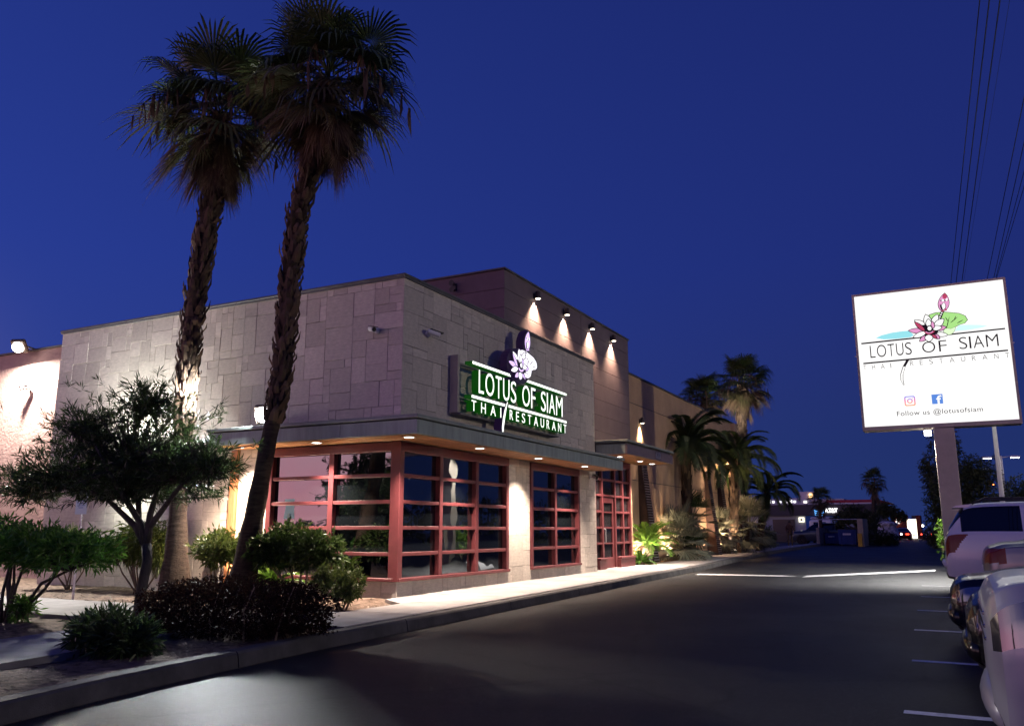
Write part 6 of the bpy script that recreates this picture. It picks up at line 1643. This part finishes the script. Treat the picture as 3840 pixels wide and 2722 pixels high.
lamp_dot('round red beacon above the dark red diner', (-7.05, 129.5, 3.65), .14, (1, .18, .10), 7)
lamp_dot('orange turn lamp of a car down the drive', (-5.75, 104, .72), .13, (1, .42, .05), 9)
lamp_dot('white headlamp next to the orange turn lamp', (-5.45, 108, .85), .11, (.95, .95, 1), 7)
lamp_dot('white lamp by the dark red diner sign', (-7.35, 130, 1.9), .10, (1, .9, .8), 6)
lamp_dot('yellow lit mark over the far trees', (-8.45, 128.5, 3.35), .10, (1, .85, .05), 3)
lamp_dot('bright lamp at the far side of the diner', (-3.75, 129, 1.9), .16, (1, .85, .65), 8)
lamp_dot('twin red signal lamp in the trees', (2.35, 58, 3.98), .035, (1, .2, .05), 8)
# camper behind the palms
CV = thing('camper_van', 'white camper with a raised roof behind the far palm', 'camper', (-11.0, 84, .13)); co_ = (-11, 84, .13)
box_part(CV, co_, 'body', M['white'], -12.1, -10.0, 84, 87.5, .45, 2.25, b=.15); box_part(CV, co_, 'roof_pod', mat('pale_pod', (.4, .42, .5), .5, .4), -12.0, -10.2, 84.2, 87, 2.26, 2.55, b=.12); box_part(CV, co_, 'rear_window', M['carglass'], -11.7, -10.6, 83.96, 83.995, 1.6, 2.05, b=.01)
for x in (-11.8, -10.3): box_part(CV, co_, 'wheel', M['tyre'], x - .12, x + .12, 84.3, 84.95, 0.13, .75, b=.1)
EG = thing('inflated_display', 'round pale domed display with dark spots behind the far bush', 'display', (-5.6, 88, .13))
MB().lathe([(.1, -.0), (.85, .1), (1.0, .7), (.9, 1.3), (.75, 1.5), (.95, 1.65), (.9, 1.85), (.4, 2.0), (.05, 2.02)], n=20).build('dome', mat('spotted_shell', (.5, .47, .47), .6, .4, var=.9, scale=2.2), EG, True)
# far planting
fan_palm('short fan palm with a full skirt in front of the phone shop', [(-9.95, 75, .13), (-9.9, 75, 2), (-9.8, 75, 3.9)], .17, .14, .82, 71, boots=False, stalks=3, counts={'up': 6, 'high': 9, 'mid': 10, 'low': 9, 'hang': 8, 'skirt': 24, 'dead': 3}, skirt_len=1.0)
fan_palm('tall far fan palm standing clear against the sky down the drive', [(-6.1, 80, .13), (-6.05, 80, 3), (-5.9, 80, 5.5)], .2, .16, .84, 72, boots=False, stalks=5, counts={'up': 6, 'high': 9, 'mid': 10, 'low': 9, 'hang': 8, 'skirt': 20, 'dead': 4}, skirt_len=1.2)
broad_tree('rounded dark tree over the bin enclosure', (-6.9, 74, .13), 1.2, [((-7.2, 74, 2.6), (1.3, 1.2, .95)), ((-6.1, 74, 2.1), (1.1, 1.1, .9)), ((-8.2, 74.5, 2.2), (.8, .8, .7))], 73, 900, (.22, .08))
broad_tree('dark tree under the tall far fan palm', (-5.1, 90, .13), 1.5, [((-5.2, 90, 3.0), (1.0, 1, .9)), ((-6.2, 90, 3.4), (.9, .9, 1.0)), ((-4.4, 90, 2.6), (.7, .8, .6))], 74, 700, (.24, .09))
shrub('round_bush', 'wide dark bush at the kerb beyond the bin enclosure', 'bush', (-5.0, 70.5, .13), [((-5.1, 70.5, .75), (1.05, .9, .7)), ((-4.3, 70.5, .6), (.7, .7, .55))], M['tree'], (.15, .05), 700, 7, 5, .03, 75)
shrub('round_bush', 'dark low bush on the drive edge behind the sign pole', 'bush', (-1.15, 62, .13), [((-1.1, 62, .9), (.8, .8, .8))], M['tree'], (.15, .05), 400, 7, 5, .03, 76)
shrub('pale_bush', 'spiky yellow green bush growing at the sign pole', 'bush', (.05, 28.2, gz(28)), [((-.35, 28.1, 1.05), (.18, .2, .62)), ((.5, 28.2, 1.5), (.25, .25, .4)), ((.15, 28.3, 1.0), (.4, .3, .6))], M['sago'], (.10, .04), 260, 7, 6, .015, 77)
broad_tree('tall dark tree behind the sign pole', (.6, 58, .13), 2.0, [((.4, 58, 4.2), (1.7, 1.5, 1.7)), ((1.6, 58.5, 4.6), (1.3, 1.2, 1.3)), ((.0, 58, 6.3), (1.0, 1, 1.1)), ((1.2, 58, 2.5), (1.9, 1.4, 1.5)), ((-.7, 58, 2.4), (.9, 1.0, 1.6))], 78, 2600, (.26, .07), trunk_r=.25)
broad_tree('broad dark tree beyond the parked cars', (4.2, 60, .13), 1.6, [((3.6, 60, 3.2), (1.7, 1.5, 1.5)), ((5.2, 60, 3.0), (1.8, 1.5, 1.6)), ((2.8, 59, 2.0), (1.5, 1.3, 1.2)), ((6.6, 61, 3.4), (1.8, 1.6, 1.7))], 79, 2200, (.26, .07), trunk_r=.22)
broad_tree('feathery tree at the picture side of the sign pole', (-1.0, 66, .13), 2.2, [((-1.2, 66, 5.6), (.7, .8, 1.3)), ((-1.0, 66, 4.4), (.8, .8, .9))], 80, 500, (.26, .06), trunk_r=.14)
broad_tree('dark tree beyond the car park seen past the minivan', (9, 64, .13), 1.8, [((9, 64, 3.5), (2.2, 1.8, 1.9)), ((11.5, 64, 3.1), (2.0, 1.8, 1.7))], 81, 1200, (.28, .08), trunk_r=.22)

for k, (x, y, z, c_) in enumerate([(-4.3, 112, .75, (1, .06, .03)), (-3.6, 116, .8, (1, .06, .03)), (-2.9, 120, .95, (1, .5, .2)), (-2.3, 108, .8, (1, .08, .03))]):
    lamp_dot(['red tail lamp of a car near the diner door', 'red tail lamp farther along past the diner', 'amber lamp past the diner beside the sign pole', 'red tail lamp closest to the sign pole'][k], (x, y, z), .10, c_, 6)
